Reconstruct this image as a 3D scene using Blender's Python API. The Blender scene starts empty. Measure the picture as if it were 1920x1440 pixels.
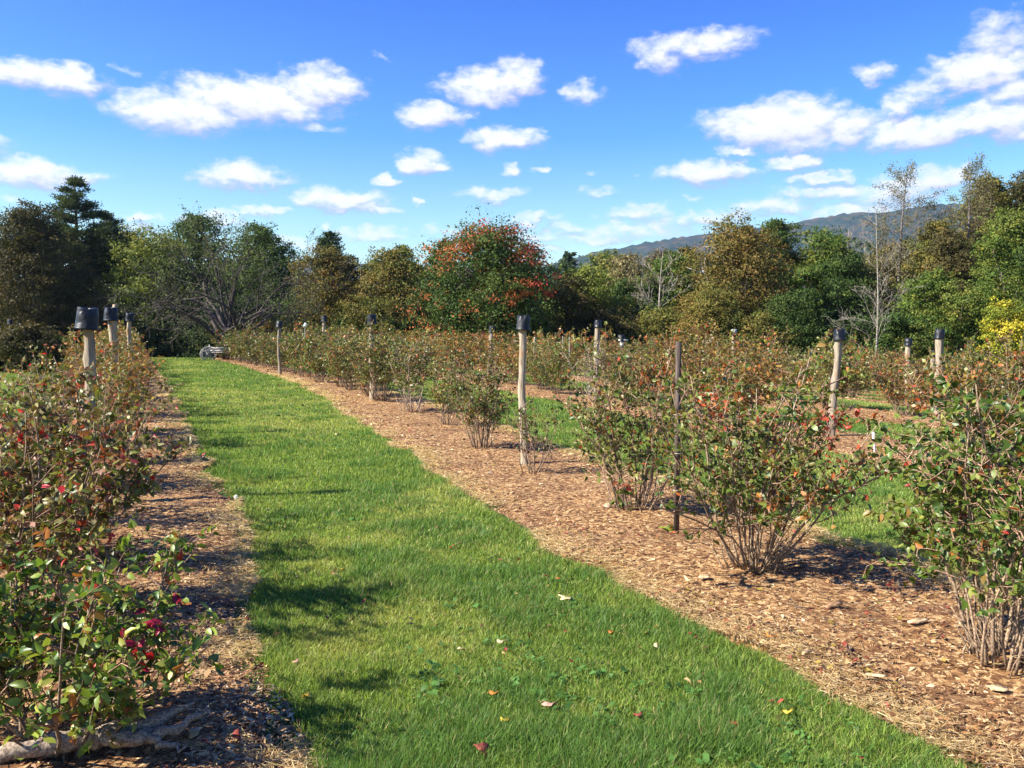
import bpy, math, random
import numpy as np
R = math.radians
scene = bpy.context.scene
# ------------------------------------------------------------------ camera
CAM_H, FPX, PITCH = 1.65, 1600.0, R(3.4)
cam_d = bpy.data.cameras.new("camera"); cam = bpy.data.objects.new("camera", cam_d)
scene.collection.objects.link(cam); scene.camera = cam
cam.location = (0, 0, CAM_H); cam.rotation_euler = (R(90) - PITCH, 0, 0)
cam_d.sensor_width = 36.0; cam_d.lens = 36.0 * FPX / 1920.0
cam_d.clip_start = 0.05; cam_d.clip_end = 20000
# ------------------------------------------------------------------ sun, exposure
SUN_EL, SUN_AZ = R(38), math.atan2(-0.96, -0.27)
sd = bpy.data.lights.new("sun", 'SUN'); so = bpy.data.objects.new("sun", sd)
scene.collection.objects.link(so)
sd.energy = 5.0; sd.angle = R(0.53); sd.color = (1.0, 0.94, 0.83)
so.rotation_euler = (R(90) - SUN_EL, 0, -SUN_AZ + math.pi)
scene.view_settings.view_transform = 'Standard'; scene.view_settings.look = 'None'
scene.view_settings.exposure = 1.6; scene.view_settings.gamma = 1.0
scene.cycles.max_bounces = 6; scene.cycles.diffuse_bounces = 3; scene.cycles.glossy_bounces = 2
scene.cycles.transmission_bounces = 3; scene.cycles.transparent_max_bounces = 4; scene.cycles.volume_bounces = 0

def pix_dir(px, py):
    x = (px - 960) / FPX; y = (720 - py) / FPX
    c, s = math.cos(PITCH), math.sin(PITCH)
    return np.array([x, c + s * y, -s + c * y])
def az_el(px, py):
    d = pix_dir(px, py)
    return math.atan2(d[0], d[1]), math.asin(d[2] / np.linalg.norm(d))

# ------------------------------------------------------------------ world: sky and clouds
world = bpy.data.worlds.new("World"); scene.world = world; world.use_nodes = True
wt = world.node_tree; wt.nodes.clear()
def mk(nt, t, **kw):
    n = nt.nodes.new(t)
    for k, v in kw.items(): setattr(n, k, v)
    return n
def setin(nt, sock, v):
    if hasattr(v, 'is_linked') or isinstance(v, bpy.types.NodeSocket): nt.links.new(v, sock)
    else: sock.default_value = v
def M_(nt, op, a, b=None, c=None, clamp=False):
    n = mk(nt, 'ShaderNodeMath', operation=op, use_clamp=clamp)
    for i, v in enumerate((a, b, c)):
        if v is not None: setin(nt, n.inputs[i], v)
    return n.outputs[0]
def V_(nt, op, a, b=None, c=None, out=0):
    n = mk(nt, 'ShaderNodeVectorMath', operation=op)
    for i, v in enumerate((a, b, c)):
        if v is not None: setin(nt, n.inputs[i], v)
    return n.outputs[out]
def MIX_(nt, f, a, b, mode='MIX'):
    n = mk(nt, 'ShaderNodeMix', data_type='RGBA', blend_type=mode)
    setin(nt, n.inputs[0], f); setin(nt, n.inputs[6], a); setin(nt, n.inputs[7], b)
    return n.outputs[2]
def MR_(nt, v, a, b, c=0.0, d=1.0, smooth=True):
    n = mk(nt, 'ShaderNodeMapRange', interpolation_type='SMOOTHSTEP' if smooth else 'LINEAR')
    for i, q in enumerate((v, a, b, c, d)): setin(nt, n.inputs[i], q)
    return n.outputs[0]
CLOUDS = [(40,138,118,26,1),(138,146,42,24,1),(240,132,34,12,.34),(335,212,122,34,1.05),(475,190,140,38,1.1),(600,163,85,32,1),(560,215,45,22,.75),
 (595,242,55,12,.5),(915,160,95,34,1),(970,150,55,34,1),(890,172,60,22,.7),(815,218,74,24,1),(945,262,80,22,1),(1088,178,48,22,.75),
 (1310,82,125,24,.85),(1235,108,52,32,.8),(1330,98,60,20,.6),(785,306,44,22,1),(810,315,45,14,.8),(728,343,30,13,.85),(455,330,82,24,1),(500,342,55,14,.8),
 (640,375,92,20,.95),(700,392,60,9,.8),(50,325,95,26,1),(140,332,55,18,.7),(965,318,28,16,.7),(1015,322,18,9,.7),(925,366,80,15,.75),
 (1125,356,52,12,.5),(1000,412,60,12,.75),(1070,425,50,9,.7),(1465,232,140,38,1.1),(1590,235,62,34,.95),(1500,262,110,26,.8),(1325,326,88,22,1),(1385,286,50,11,.8),
 (1485,303,52,15,.9),(1540,330,58,13,.85),(1640,135,44,22,.6),(1865,68,62,42,.65),(1910,90,50,50,.6),(1850,128,100,34,1),(1740,168,85,30,.62),(1905,165,70,26,.85),
 (1682,197,30,22,.95),(1725,246,105,28,1.05),(1850,225,100,30,1.05),(1915,240,30,18,.8),(1200,398,85,18,.65),(1260,415,120,20,.5),(1440,388,90,16,.75),(1560,360,110,18,.75),
 (1680,360,90,26,.8),(1765,338,75,24,.9),(1620,395,120,20,.7),(265,404,32,10,.8),(490,396,52,12,.8),(400,410,70,18,.6),(790,384,12,9,.8),(607,425,20,8,.6),
 (690,440,90,14,.6),(820,430,50,10,.45),(250,425,60,16,.5),(1180,432,150,22,.6),(1010,440,90,14,.55),(1110,326,26,7,.4),(560,455,70,12,.6),(880,455,60,10,.55),(1010,462,80,10,.6),(1130,446,100,14,.65),(1330,410,90,16,.7),(300,452,60,10,.5),(1290,372,40,7,.4),(712,105,24,12,.35),(10,378,40,12,.4),(1200,328,20,7,.35),
 (2080,210,130,45,1),(2250,120,160,50,1),(-150,250,110,30,1),(-300,150,150,40,1),(2150,340,140,30,.9),(-250,380,120,24,.8),(-500,290,150,35,1),(2500,260,170,45,1)]
grp = bpy.data.node_groups.new("cloud_field", 'ShaderNodeTree')
grp.interface.new_socket("P", in_out='INPUT', socket_type='NodeSocketVector')
grp.interface.new_socket("F", in_out='OUTPUT', socket_type='NodeSocketFloat')
gi = grp.nodes.new('NodeGroupInput'); go = grp.nodes.new('NodeGroupOutput')
acc = None
for (cx, cy, rx, ry, s) in CLOUDS:
    a, e = az_el(cx, cy); ra = rx * 1.14 / FPX; re = ry * 1.26 / FPX
    q = V_(grp, 'MULTIPLY_ADD', gi.outputs[0], (1/ra, 1/re, 0), (-a/ra, -e/re, 0))
    dd = V_(grp, 'DOT_PRODUCT', q, q, out=1)
    t = M_(grp, 'SUBTRACT', s, dd)
    acc = t if acc is None else M_(grp, 'SMOOTH_MAX', acc, t, 0.12)
grp.links.new(acc, go.inputs[0])
tc = mk(wt, 'ShaderNodeTexCoord'); sx = mk(wt, 'ShaderNodeSeparateXYZ'); wt.links.new(tc.outputs['Generated'], sx.inputs[0])
az = M_(wt, 'ARCTAN2', sx.outputs[0], sx.outputs[1]); el = M_(wt, 'ARCSINE', sx.outputs[2])
cb = mk(wt, 'ShaderNodeCombineXYZ'); wt.links.new(az, cb.inputs[0]); wt.links.new(el, cb.inputs[1])
P0 = cb.outputs[0]
Pst = V_(wt, 'MULTIPLY', P0, (1.0, 1.7, 1.0))
nz = mk(wt, 'ShaderNodeTexNoise'); nz.inputs['Scale'].default_value = 24; nz.inputs['Detail'].default_value = 5; nz.inputs['Roughness'].default_value = .6
wt.links.new(Pst, nz.inputs['Vector'])
w1 = V_(wt, 'SUBTRACT', nz.outputs['Color'], (.5, .5, .5)); w1 = V_(wt, 'MULTIPLY', w1, (.062, .034, 0))
P1 = V_(wt, 'ADD', P0, w1)
nz2 = mk(wt, 'ShaderNodeTexNoise'); nz2.inputs['Scale'].default_value = 55; nz2.inputs['Detail'].default_value = 7; nz2.inputs['Roughness'].default_value = .58
wt.links.new(Pst, nz2.inputs['Vector'])
puff = M_(wt, 'MULTIPLY', M_(wt, 'SUBTRACT', nz2.outputs[0], .5), 1.6)
def field(vec):
    g = mk(wt, 'ShaderNodeGroup'); g.node_tree = grp; wt.links.new(vec, g.inputs[0]); return g.outputs[0]
f1 = field(P1); f2 = field(V_(wt, 'ADD', P1, (-.004, .0085, 0)))
dens = M_(wt, 'ADD', f1, puff)
alpha = MR_(wt, dens, -0.05, 1.0)
lit = M_(wt, 'ADD', M_(wt, 'SUBTRACT', f1, f2), M_(wt, 'MULTIPLY', puff, .5))
lit = MR_(wt, M_(wt, 'ADD', lit, M_(wt, 'MULTIPLY', f1, .45)), -.28, .62)
sky = mk(wt, 'ShaderNodeTexSky', sky_type='NISHITA', sun_disc=False, sun_elevation=SUN_EL, sun_rotation=SUN_AZ, altitude=200, air_density=1.0, dust_density=0.6, ozone_density=2.5)
tint = mk(wt, 'ShaderNodeValToRGB'); wt.links.new(MR_(wt, el, 0.0, .40, smooth=False), tint.inputs[0])
cr = tint.color_ramp; cr.elements[0].position = 0; cr.elements[0].color = (1.9, 1.7, 1.25, 1)
cr.elements[1].position = 1; cr.elements[1].color = (.18, .60, 1.72, 1)
for p_, c_ in ((.25, (1.25, 1.48, 1.26, 1)), (.55, (.42, 1.0, 1.48, 1))):
    e_ = cr.elements.new(p_); e_.color = c_
skyc = MIX_(wt, 1.0, sky.outputs[0], tint.outputs[0], 'MULTIPLY')
ccol = MIX_(wt, lit, (3.3, 3.5, 5.4, 1), (7.4, 7.4, 7.5, 1))  # sunlit tops and lavender undersides are shading painted into the cloud colour
allc = MIX_(wt, M_(wt, 'MULTIPLY', alpha, .97), skyc, ccol)
bg = mk(wt, 'ShaderNodeBackground'); bg.inputs[1].default_value = 0.05
wo = mk(wt, 'ShaderNodeOutputWorld'); wt.links.new(allc, bg.inputs[0]); wt.links.new(bg.outputs[0], wo.inputs[0])
world.cycles.sampling_method = 'MANUAL'; world.cycles.sample_map_resolution = 512

# ------------------------------------------------------------------ helpers
C = scene.collection.objects
def tag(o, label=None, cat=None, group=None, kind=None):
    if label: o['label'] = label
    if cat: o['category'] = cat
    if group: o['group'] = group
    if kind: o['kind'] = kind
    return o
def empty(name, loc=(0, 0, 0), rz=0):
    o = bpy.data.objects.new(name, None); C.link(o); o.location = loc; o.rotation_euler = (0, 0, rz); o.empty_display_size = .1
    return o
def copy_tree(o, parent=None):
    c = o.copy(); C.link(c); c.parent = parent
    for ch in list(KIDS.get(o.name, [])): copy_tree(ch, c)
    return c
KIDS = {}
class MB:
    def __init__(s): s.v, s.f, s.c, s.n = [], [], [], 0
    def add(s, v, f, c):
        v = np.asarray(v, np.float32).reshape(-1, 3); f = np.asarray(f, np.int32).reshape(-1, 3)
        c = np.asarray(c, np.float32)
        if c.ndim == 1: c = np.tile(c[None, :3], (len(f), 1))
        s.v.append(v); s.f.append(f + s.n); s.c.append(c[:, :3]); s.n += len(v)
    def mesh(s, name, mat, smooth=False):
        v = np.concatenate(s.v); f = np.concatenate(s.f); c = np.concatenate(s.c)
        m = bpy.data.meshes.new(name)
        m.vertices.add(len(v)); m.vertices.foreach_set('co', v.ravel())
        m.loops.add(f.size); m.loops.foreach_set('vertex_index', f.ravel())
        m.polygons.add(len(f)); m.polygons.foreach_set('loop_start', np.arange(0, f.size, 3, dtype=np.int32))
        if smooth: m.polygons.foreach_set('use_smooth', np.ones(len(f), bool))
        at = m.attributes.new('Col', 'FLOAT_COLOR', 'FACE')
        at.data.foreach_set('color', np.concatenate([c, np.ones((len(c), 1), np.float32)], 1).ravel())
        m.update(calc_edges=True); m.materials.append(mat)
        return m
    def obj(s, name, mat, parent=None, smooth=False):
        o = bpy.data.objects.new(name, s.mesh(name, mat, smooth)); C.link(o)
        if parent is not None: o.parent = parent; KIDS.setdefault(parent.name, []).append(o)
        return o
def nrm(a):
    return a / np.maximum(np.linalg.norm(a, axis=-1, keepdims=True), 1e-9)
def tube(mb, pts, rad, k, col, cap=True):
    pts = np.asarray(pts, float); rad = np.asarray(rad, float); n = len(pts)
    t = np.gradient(pts, axis=0); t = nrm(t)
    ref = np.array([0.31, 0.95, 0.05]) if abs(t[0][2]) > .7 else np.array([0.05, 0.1, 1.0])
    a = nrm(np.cross(t, ref)); b = np.cross(t, a)
    th = np.arange(k) * 2 * math.pi / k
    v = pts[:, None] + rad[:, None, None] * (a[:, None] * np.cos(th)[None, :, None] + b[:, None] * np.sin(th)[None, :, None])
    i = np.arange(n - 1)[:, None] * k; j = np.arange(k)[None]; j2 = (j + 1) % k
    f = np.stack([np.stack([i + j, i + j2, i + k + j2], -1), np.stack([i + j, i + k + j2, i + k + j], -1)], 2).reshape(-1, 3)
    v = v.reshape(-1, 3)
    if cap:
        v = np.concatenate([v, pts[-1:], pts[:1]]); e = (n - 1) * k; jj = np.arange(k)
        f = np.concatenate([f, np.stack([e + jj, e + (jj + 1) % k, np.full(k, n * k)], 1), np.stack([(jj + 1) % k, jj, np.full(k, n * k + 1)], 1)])
    mb.add(v, f, col)
def box(mb, c, s, col, rot=None):
    v = np.array([[x, y, z] for x in (-.5, .5) for y in (-.5, .5) for z in (-.5, .5)]) * np.array(s)
    if rot is not None: v = v @ np.array(rot).T
    f = [(0,1,3),(0,3,2),(4,6,7),(4,7,5),(0,4,5),(0,5,1),(2,3,7),(2,7,6),(0,2,6),(0,6,4),(1,5,7),(1,7,3)]
    mb.add(v + np.array(c), f, col)
def rotz(a): return np.array([[math.cos(a), -math.sin(a), 0], [math.sin(a), math.cos(a), 0], [0, 0, 1]])
def rotx(a): return np.array([[1, 0, 0], [0, math.cos(a), -math.sin(a)], [0, math.sin(a), math.cos(a)]])
def roty(a): return np.array([[math.cos(a), 0, math.sin(a)], [0, 1, 0], [-math.sin(a), 0, math.cos(a)]])
def leaves(mb, P, D, N, L, W, col, shape):
    n = len(P)
    if n == 0: return
    D = nrm(D); S = nrm(np.cross(D, N)); N = np.cross(S, D); L = np.asarray(L)[:, None] * np.ones((n, 1)); W = np.asarray(W)[:, None] * np.ones((n, 1))
    if shape == 'full':
        prof = [(0, 0, 0), (.3, -.46, .10), (.3, 0, 0), (.3, .46, .10), (.68, -.38, .06), (.68, 0, -.03), (.68, .38, .06), (1, 0, -.12)]
        F = [(0,2,1),(0,3,2),(1,2,5),(1,5,4),(2,3,6),(2,6,5),(4,5,7),(5,6,7)]
    elif shape == 'quad':
        prof = [(0, 0, 0), (.5, -.5, .1), (.5, .5, .1), (1, 0, -.05)]; F = [(0, 2, 1), (1, 2, 3)]
    elif shape == 'tri':
        prof = [(0, -.5, 0), (0, .5, 0), (1, 0, 0)]; F = [(0, 1, 2)]
    elif shape == 'blade':
        prof = [(0, -.5, 0), (0, .5, 0), (.55, -.4, .0), (.55, .4, .0), (1, 0, -.28)]; F = [(0, 1, 3), (0, 3, 2), (2, 3, 4)]
    if shape == 'full':
        cu = np.random.default_rng(n).normal(0, 1, (n, 3)); cu[:, 0] = cu[:, 0] * 1.1 + .6; cu = cu[:, :, None] * np.ones((1, 1, 1))
        v = np.stack([P + D * (L * a) + S * (W * b * (1 + .16 * cu[:, 2] * (1 if b > 0 else -1))) + N * (L * (c * cu[:, 0] - .16 * a * a * np.abs(cu[:, 1]) * 1.2 + .06 * cu[:, 2] * b)) for a, b, c in prof], 1)
    else:
        v = np.stack([P + D * (L * a) + S * (W * b) + N * (L * c) for a, b, c in prof], 1)
    f = (np.arange(n) * len(prof))[:, None, None] + np.array(F)[None]
    mb.add(v.reshape(-1, 3), f.reshape(-1, 3), np.repeat(np.asarray(col), len(F), 0))
# value noise on the ground plane
def vnoise(x, y, seed=0):
    x = np.asarray(x, float); y = np.asarray(y, float)
    xi = np.floor(x).astype(np.int64); yi = np.floor(y).astype(np.int64); fx = x - xi; fy = y - yi
    def h(a, b):
        q = (a * 374761393 + b * 668265263 + seed * 974634777) & 0xffffffff
        q = ((q ^ (q >> 13)) * 1274126177) & 0xffffffff
        return ((q ^ (q >> 16)) & 0xffff) / 65535.0
    u = fx * fx * (3 - 2 * fx); w = fy * fy * (3 - 2 * fy)
    return (h(xi, yi) * (1 - u) + h(xi + 1, yi) * u) * (1 - w) + (h(xi, yi + 1) * (1 - u) + h(xi + 1, yi + 1) * u) * w
def fbm(x, y, seed=0, o=3):
    s = 0; a = .5; t = 0
    for i in range(o):
        s = s + a * vnoise(np.asarray(x) * 2 ** i, np.asarray(y) * 2 ** i, seed + i); t += a; a *= .5
    return s / t
# ------------------------------------------------------------------ layout of the field
pathL_Y = [-2, 0, 3.24, 3.8, 4.6, 7, 10.35, 14.5, 19.5, 30, 48, 56, 62]
pathL_X = [1.1, .5, -.80, -1.10, -1.46, -2.25, -3.65, -5.5, -7.7, -12.3, -20.2, -23.8, -26.5]
pathR_Y = [-2, 0, 3.24, 5.2, 6.7, 11.7, 18.2, 24, 31, 40.6, 53, 62]
pathR_X = [3.6, 2.85, 1.6, .80, .12, -1.5, -3.7, -5.7, -8.3, -12.7, -18.4, -22.5]
row1_Y = [-2, 0, 4.2, 5.87, 7.8, 10.8, 12, 15, 17.6, 20.3, 25, 29.3, 34, 40.6, 56, 62]
row1_X = [4.6, 3.9, 2.4, 1.65, 1.1, .1, -.4, -1.25, -2.1, -3.1, -4.9, -6.6, -8.7, -11.8, -19, -21.8]
def ip(Y, a, b): return np.interp(Y, a, b)
def rowX(k, Y):
    Y = np.asarray(Y, float)
    if k == 1: return ip(Y, row1_Y, row1_X)
    if k == 0: return ip(Y, pathL_Y, pathL_X) - np.interp(Y, [5, 12, 20, 40], [1.15, 1.35, 1.55, 1.8])
    if k == -1: return -7.6 - .42 * Y
    c = {2: 9.4, 3: 13.6, 4: 18.5, 5: 23.3, 6: 28.2, 7: 33.2}[k]
    return c - .35 * Y - .0023 * np.maximum(Y - 20, 0) ** 2
ROWS_Y = {-1: (34, 62), 0: (-1, 58), 1: (-1, 57), 2: (6, 56), 3: (11, 56), 4: (17, 56), 5: (22, 56), 6: (28, 54), 7: (34, 52)}
def bed(k, Y):
    X = rowX(k, Y)
    if k == 0: return X - 1.2, ip(Y, pathL_Y, pathL_X)
    if k == 1: return ip(Y, pathR_Y, pathR_X), X + 1.12
    return X - 1.1, X + 1.1
def edge_n(k, side, Y):
    Y = np.asarray(Y, float)
    return (fbm(Y * 1.3, Y * 0 + k * 7.7 + side * 3.1, 5, 3) - .5) * .46 + (vnoise(Y * 7, Y * 0 + k * 3.3 + side, 9) - .5) * .07
def gz(X, Y):
    X = np.asarray(X, float); Y = np.asarray(Y, float)
    c = X + .35 * Y
    a = np.log1p(np.exp(np.clip((c - 14.2) * .9, -30, 30))) / .9
    z = -.068 * np.minimum(a, 26)
    z = z - .11 * np.clip(Y - 57, 0, 45)
    z = z - .03 * np.clip(-X - .62 * Y - 3, 0, 40) * 0
    z = z + (fbm(X * .22, Y * .22, 3, 2) - .5) * .10 * np.clip(Y / 12, .25, 1)
    return z
def bed_mask(X, Y):
    m = np.zeros(np.shape(X), bool)
    for k, (y0, y1) in ROWS_Y.items():
        l, r = bed(k, Y)
        m |= (X > l + edge_n(k, 0, Y)) & (X < r + edge_n(k, 1, Y)) & (Y > y0) & (Y < y1)
    return m
def at(px, py):
    d = pix_dir(px, py); t = -CAM_H / d[2]
    for _ in range(4):
        X, Y = d[0] * t, d[1] * t; t = (float(gz(X, Y)) - CAM_H) / d[2]
    return d[0] * t, d[1] * t
def atY(px, Y):
    d = pix_dir(px, 625); return d[0] / d[1] * Y, Y

# ------------------------------------------------------------------ materials
def mat(name):
    m = bpy.data.materials.new(name); m.use_nodes = True; m.node_tree.nodes.clear(); return m, m.node_tree
def attr(nt, n='Col'):
    a = mk(nt, 'ShaderNodeAttribute'); a.attribute_name = n; return a.outputs['Color']
def principled(nt, col, rough=.7, spec=.3, normal=None, metal=0):
    p = mk(nt, 'ShaderNodeBsdfPrincipled'); setin(nt, p.inputs['Base Color'], col); setin(nt, p.inputs['Roughness'], rough)
    p.inputs['Specular IOR Level'].default_value = spec; p.inputs['Metallic'].default_value = metal
    if normal is not None: nt.links.new(normal, p.inputs['Normal'])
    return p.outputs[0]
def noise(nt, scale, detail=3, vec=None, rough=.55, coord='Object'):
    n = mk(nt, 'ShaderNodeTexNoise'); n.inputs['Scale'].default_value = scale; n.inputs['Detail'].default_value = detail; n.inputs['Roughness'].default_value = rough
    if vec is None: vec = mk(nt, 'ShaderNodeTexCoord').outputs[coord]
    nt.links.new(vec, n.inputs['Vector']); return n
def bump(nt, h, strength=.5, dist=.02):
    b = mk(nt, 'ShaderNodeBump'); b.inputs['Strength'].default_value = strength; b.inputs['Distance'].default_value = dist
    nt.links.new(h, b.inputs['Height']); return b.outputs[0]
def out(nt, s):
    o = mk(nt, 'ShaderNodeOutputMaterial'); nt.links.new(s, o.inputs[0])
def leaf_mat(name, rough, spec, trans, vary=.25):
    m, nt = mat(name); col = attr(nt)
    oi = mk(nt, 'ShaderNodeObjectInfo')
    br = MR_(nt, oi.outputs['Random'], 0, 1, 1 - vary, 1 + vary, smooth=False)
    sc = mk(nt, 'ShaderNodeCombineXYZ')
    for i in range(3): nt.links.new(br, sc.inputs[i])
    col = V_(nt, 'MULTIPLY', col, sc.outputs[0])
    p = principled(nt, col, rough, spec)
    t = mk(nt, 'ShaderNodeBsdfTranslucent'); nt.links.new(V_(nt, 'MULTIPLY', col, (1.25, 1.2, .7)), t.inputs[0])
    mx = mk(nt, 'ShaderNodeMixShader'); mx.inputs[0].default_value = trans
    nt.links.new(p, mx.inputs[1]); nt.links.new(t.outputs[0], mx.inputs[2]); out(nt, mx.outputs[0]); return m
M_LEAF = leaf_mat('bush_leaf', .42, .35, .28, .28)
M_TREE = leaf_mat('tree_leaf', .65, .15, .25, .06)
M_GRASS = leaf_mat('grass_blade', .5, .3, .42, 0)
def bark_mat(name, sc=60):
    m, nt = mat(name); n = noise(nt, sc, 4)
    c = MIX_(nt, MR_(nt, n.outputs[0], .35, .65), V_(nt, 'MULTIPLY', attr(nt), (.55, .5, .5)), V_(nt, 'MULTIPLY', attr(nt), (1.25, 1.25, 1.25)))
    out(nt, principled(nt, c, .85, .2, bump(nt, n.outputs[0], .5, .005))); return m
M_STEM = bark_mat('stem_bark', 90); M_BARK = bark_mat('tree_bark', 9)
m, nt = mat('weathered_post'); tcx = mk(nt, 'ShaderNodeTexCoord').outputs['Object']
oi = mk(nt, 'ShaderNodeObjectInfo')
off = mk(nt, 'ShaderNodeCombineXYZ'); nt.links.new(M_(nt, 'MULTIPLY', oi.outputs['Random'], 37.), off.inputs[2])
st = V_(nt, 'ADD', V_(nt, 'MULTIPLY', tcx, (1, 1, .07)), off.outputs[0])
g1 = noise(nt, 70, 5, st, .65); g2 = noise(nt, 3.5, 3, V_(nt, 'ADD', tcx, off.outputs[0])); g3 = noise(nt, 26, 2, st, .4)
c = MIX_(nt, MR_(nt, g1.outputs[0], .32, .68), (.17, .125, .08, 1), (.47, .39, .28, 1))
c = MIX_(nt, MR_(nt, g2.outputs[0], .54, .66), c, (.34, .20, .10, 1))
c = MIX_(nt, MR_(nt, g3.outputs[0], .37, .30), c, (.035, .026, .02, 1))
c = MIX_(nt, M_(nt, 'MULTIPLY', oi.outputs['Random'], .45), c, (.16, .13, .10, 1))
out(nt, principled(nt, c, .85, .2, bump(nt, g1.outputs[0], .8, .012))); M_POST = m
m, nt = mat('black_plastic'); n = noise(nt, 14, 3)
out(nt, principled(nt, (.007, .008, .011, 1), MR_(nt, n.outputs[0], .35, .7, .38, .6), .32, bump(nt, n.outputs[0], .35, .03))); M_BLACK = m
m, nt = mat('plain_painted'); out(nt, principled(nt, attr(nt), .6, .3)); M_PLAIN = m
m, nt = mat('old_wood'); tcx = mk(nt, 'ShaderNodeTexCoord').outputs['Object']
g1 = noise(nt, 40, 4, V_(nt, 'MULTIPLY', tcx, (1, 1, .15)))
c = MIX_(nt, MR_(nt, g1.outputs[0], .3, .7), V_(nt, 'MULTIPLY', attr(nt), (.5, .48, .45)), V_(nt, 'MULTIPLY', attr(nt), (1.3, 1.3, 1.3)))
out(nt, principled(nt, c, .8, .25, bump(nt, g1.outputs[0], .6, .008))); M_WOOD = m
# lawn floor under the blades
m, nt = mat('lawn_floor'); P = mk(nt, 'ShaderNodeNewGeometry').outputs['Position']
a = noise(nt, .55, 4, P); b = noise(nt, 26, 5, P, .7); d = noise(nt, 4, 3, P)
c = MIX_(nt, MR_(nt, b.outputs[0], .3, .7), (.035, .062, .012, 1), (.13, .20, .035, 1))
c = MIX_(nt, MR_(nt, a.outputs[0], .5, .68), c, (.20, .22, .06, 1))
c = MIX_(nt, M_(nt, 'MULTIPLY', MR_(nt, d.outputs[0], .58, .72), .5), c, (.10, .07, .035, 1))
out(nt, principled(nt, c, .9, .1, bump(nt, b.outputs[0], 1, .05))); M_LAWN = m
m, nt = mat('woodchip_mulch'); P = mk(nt, 'ShaderNodeNewGeometry').outputs['Position']
v = mk(nt, 'ShaderNodeTexVoronoi'); v.inputs['Scale'].default_value = 42; v.inputs['Randomness'].default_value = 1
wn = noise(nt, 18, 3, P); nt.links.new(V_(nt, 'MULTIPLY_ADD', wn.outputs['Color'], (.06, .06, .06), P), v.inputs['Vector'])
a = noise(nt, 1.3, 4, P); b = noise(nt, 60, 5, P, .7)
sp = mk(nt, 'ShaderNodeSeparateColor'); nt.links.new(v.outputs['Color'], sp.inputs[0])
ramp = mk(nt, 'ShaderNodeValToRGB'); nt.links.new(sp.outputs[0], ramp.inputs[0]); r_ = ramp.color_ramp
r_.elements[0].color = (.07, .032, .018, 1); r_.elements[1].color = (.58, .40, .20, 1)
for p_, c_ in ((.3, (.19, .092, .038, 1)), (.6, (.32, .175, .072, 1)), (.85, (.45, .28, .125, 1))):
    e_ = r_.elements.new(p_); e_.color = c_
c = MIX_(nt, M_(nt, 'MULTIPLY', MR_(nt, a.outputs[0], .5, .68), .6), ramp.outputs[0], (.12, .055, .03, 1))
c = MIX_(nt, MR_(nt, b.outputs[0], .38, .3), c, (.03, .015, .01, 1))
hh = M_(nt, 'ADD', b.outputs[0], sp.outputs[1])
out(nt, principled(nt, c, .9, .1, bump(nt, hh, .9, .02))); M_MULCH = m
m, nt = mat('woodland_hill'); P = mk(nt, 'ShaderNodeNewGeometry').outputs['Position']
a = noise(nt, .012, 4, P); v = mk(nt, 'ShaderNodeTexVoronoi'); v.inputs['Scale'].default_value = .075; nt.links.new(P, v.inputs['Vector'])
sp = mk(nt, 'ShaderNodeSeparateColor'); nt.links.new(v.outputs['Color'], sp.inputs[0])
c = MIX_(nt, sp.outputs[0], (.012, .026, .022, 1), (.028, .044, .034, 1))
c = MIX_(nt, MR_(nt, a.outputs[0], .50, .70), c, (.045, .044, .040, 1))
c = MIX_(nt, MR_(nt, sp.outputs[1], .80, .92), c, (.075, .055, .03, 1))
out(nt, principled(nt, c, .95, .05, bump(nt, v.outputs['Distance'], -1, 8))); M_HILL = m

# ------------------------------------------------------------------ ground sheet, beds, hills
def grid_mesh(name, X, Y, Z, mt):
    ny, nx = X.shape; mb = MB()
    v = np.stack([X, Y, Z], -1).reshape(-1, 3)
    i = (np.arange(ny - 1)[:, None] * nx + np.arange(nx - 1)[None]).ravel()
    f = np.concatenate([np.stack([i, i + 1, i + nx + 1], 1), np.stack([i, i + nx + 1, i + nx], 1)])
    mb.add(v, f, np.array([.1, .1, .1])); return mb.obj(name, mt, smooth=True)
u = np.linspace(-1, 1, 321); gx = np.sinh(u * 6.3) / math.sinh(6.3) * 5200 ; gx = gx + u * 55
w = np.linspace(0, 1, 321); gy = -12 + w * 110 + (np.exp(np.maximum(w - .55, 0) * 18.6) - 1)
gy = gy[gy < 5600]
GX, GY = np.meshgrid(gx, gy)
ground = tag(grid_mesh('ground', GX, GY, gz(GX, GY), M_LAWN), kind='structure')
for k, (y0, y1) in ROWS_Y.items():
    ys = np.arange(y0, y1, .11 if k in (0, 1) else .2); ts = np.linspace(0, 1, 30 if k in (0, 1) else 14)
    l, r = bed(k, ys); l = l + edge_n(k, 0, ys); r = r + edge_n(k, 1, ys)
    X = l[:, None] + (r - l)[:, None] * ts[None]; Y = ys[:, None] + 0 * X
    prof = 1 - np.abs(ts * 2 - 1) ** 6
    endp = np.clip(np.minimum(ys - y0, y1 - .2 - ys) / .3, 0, 1)[:, None]
    near = np.clip(1.3 - Y / 30, .5, 1)
    hgt = .018 + .085 * fbm(X * 1.6, Y * 1.6, 21, 3) + (fbm(X * 9, Y * 9, 31, 2) - .5) * .035 * near
    Z = gz(X, Y) - .03 + (hgt + .02) * prof[None] * endp
    tag(grid_mesh('mulch_bed', X, Y, Z, M_MULCH), kind='structure')
def top_z(X, Y):   # surface the small things lie on
    z = gz(X, Y); b = bed_mask(X, Y)
    return z + np.where(b, .013 + .085 * (fbm(X * 1.6, Y * 1.6, 21, 3)), 0.0)
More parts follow.
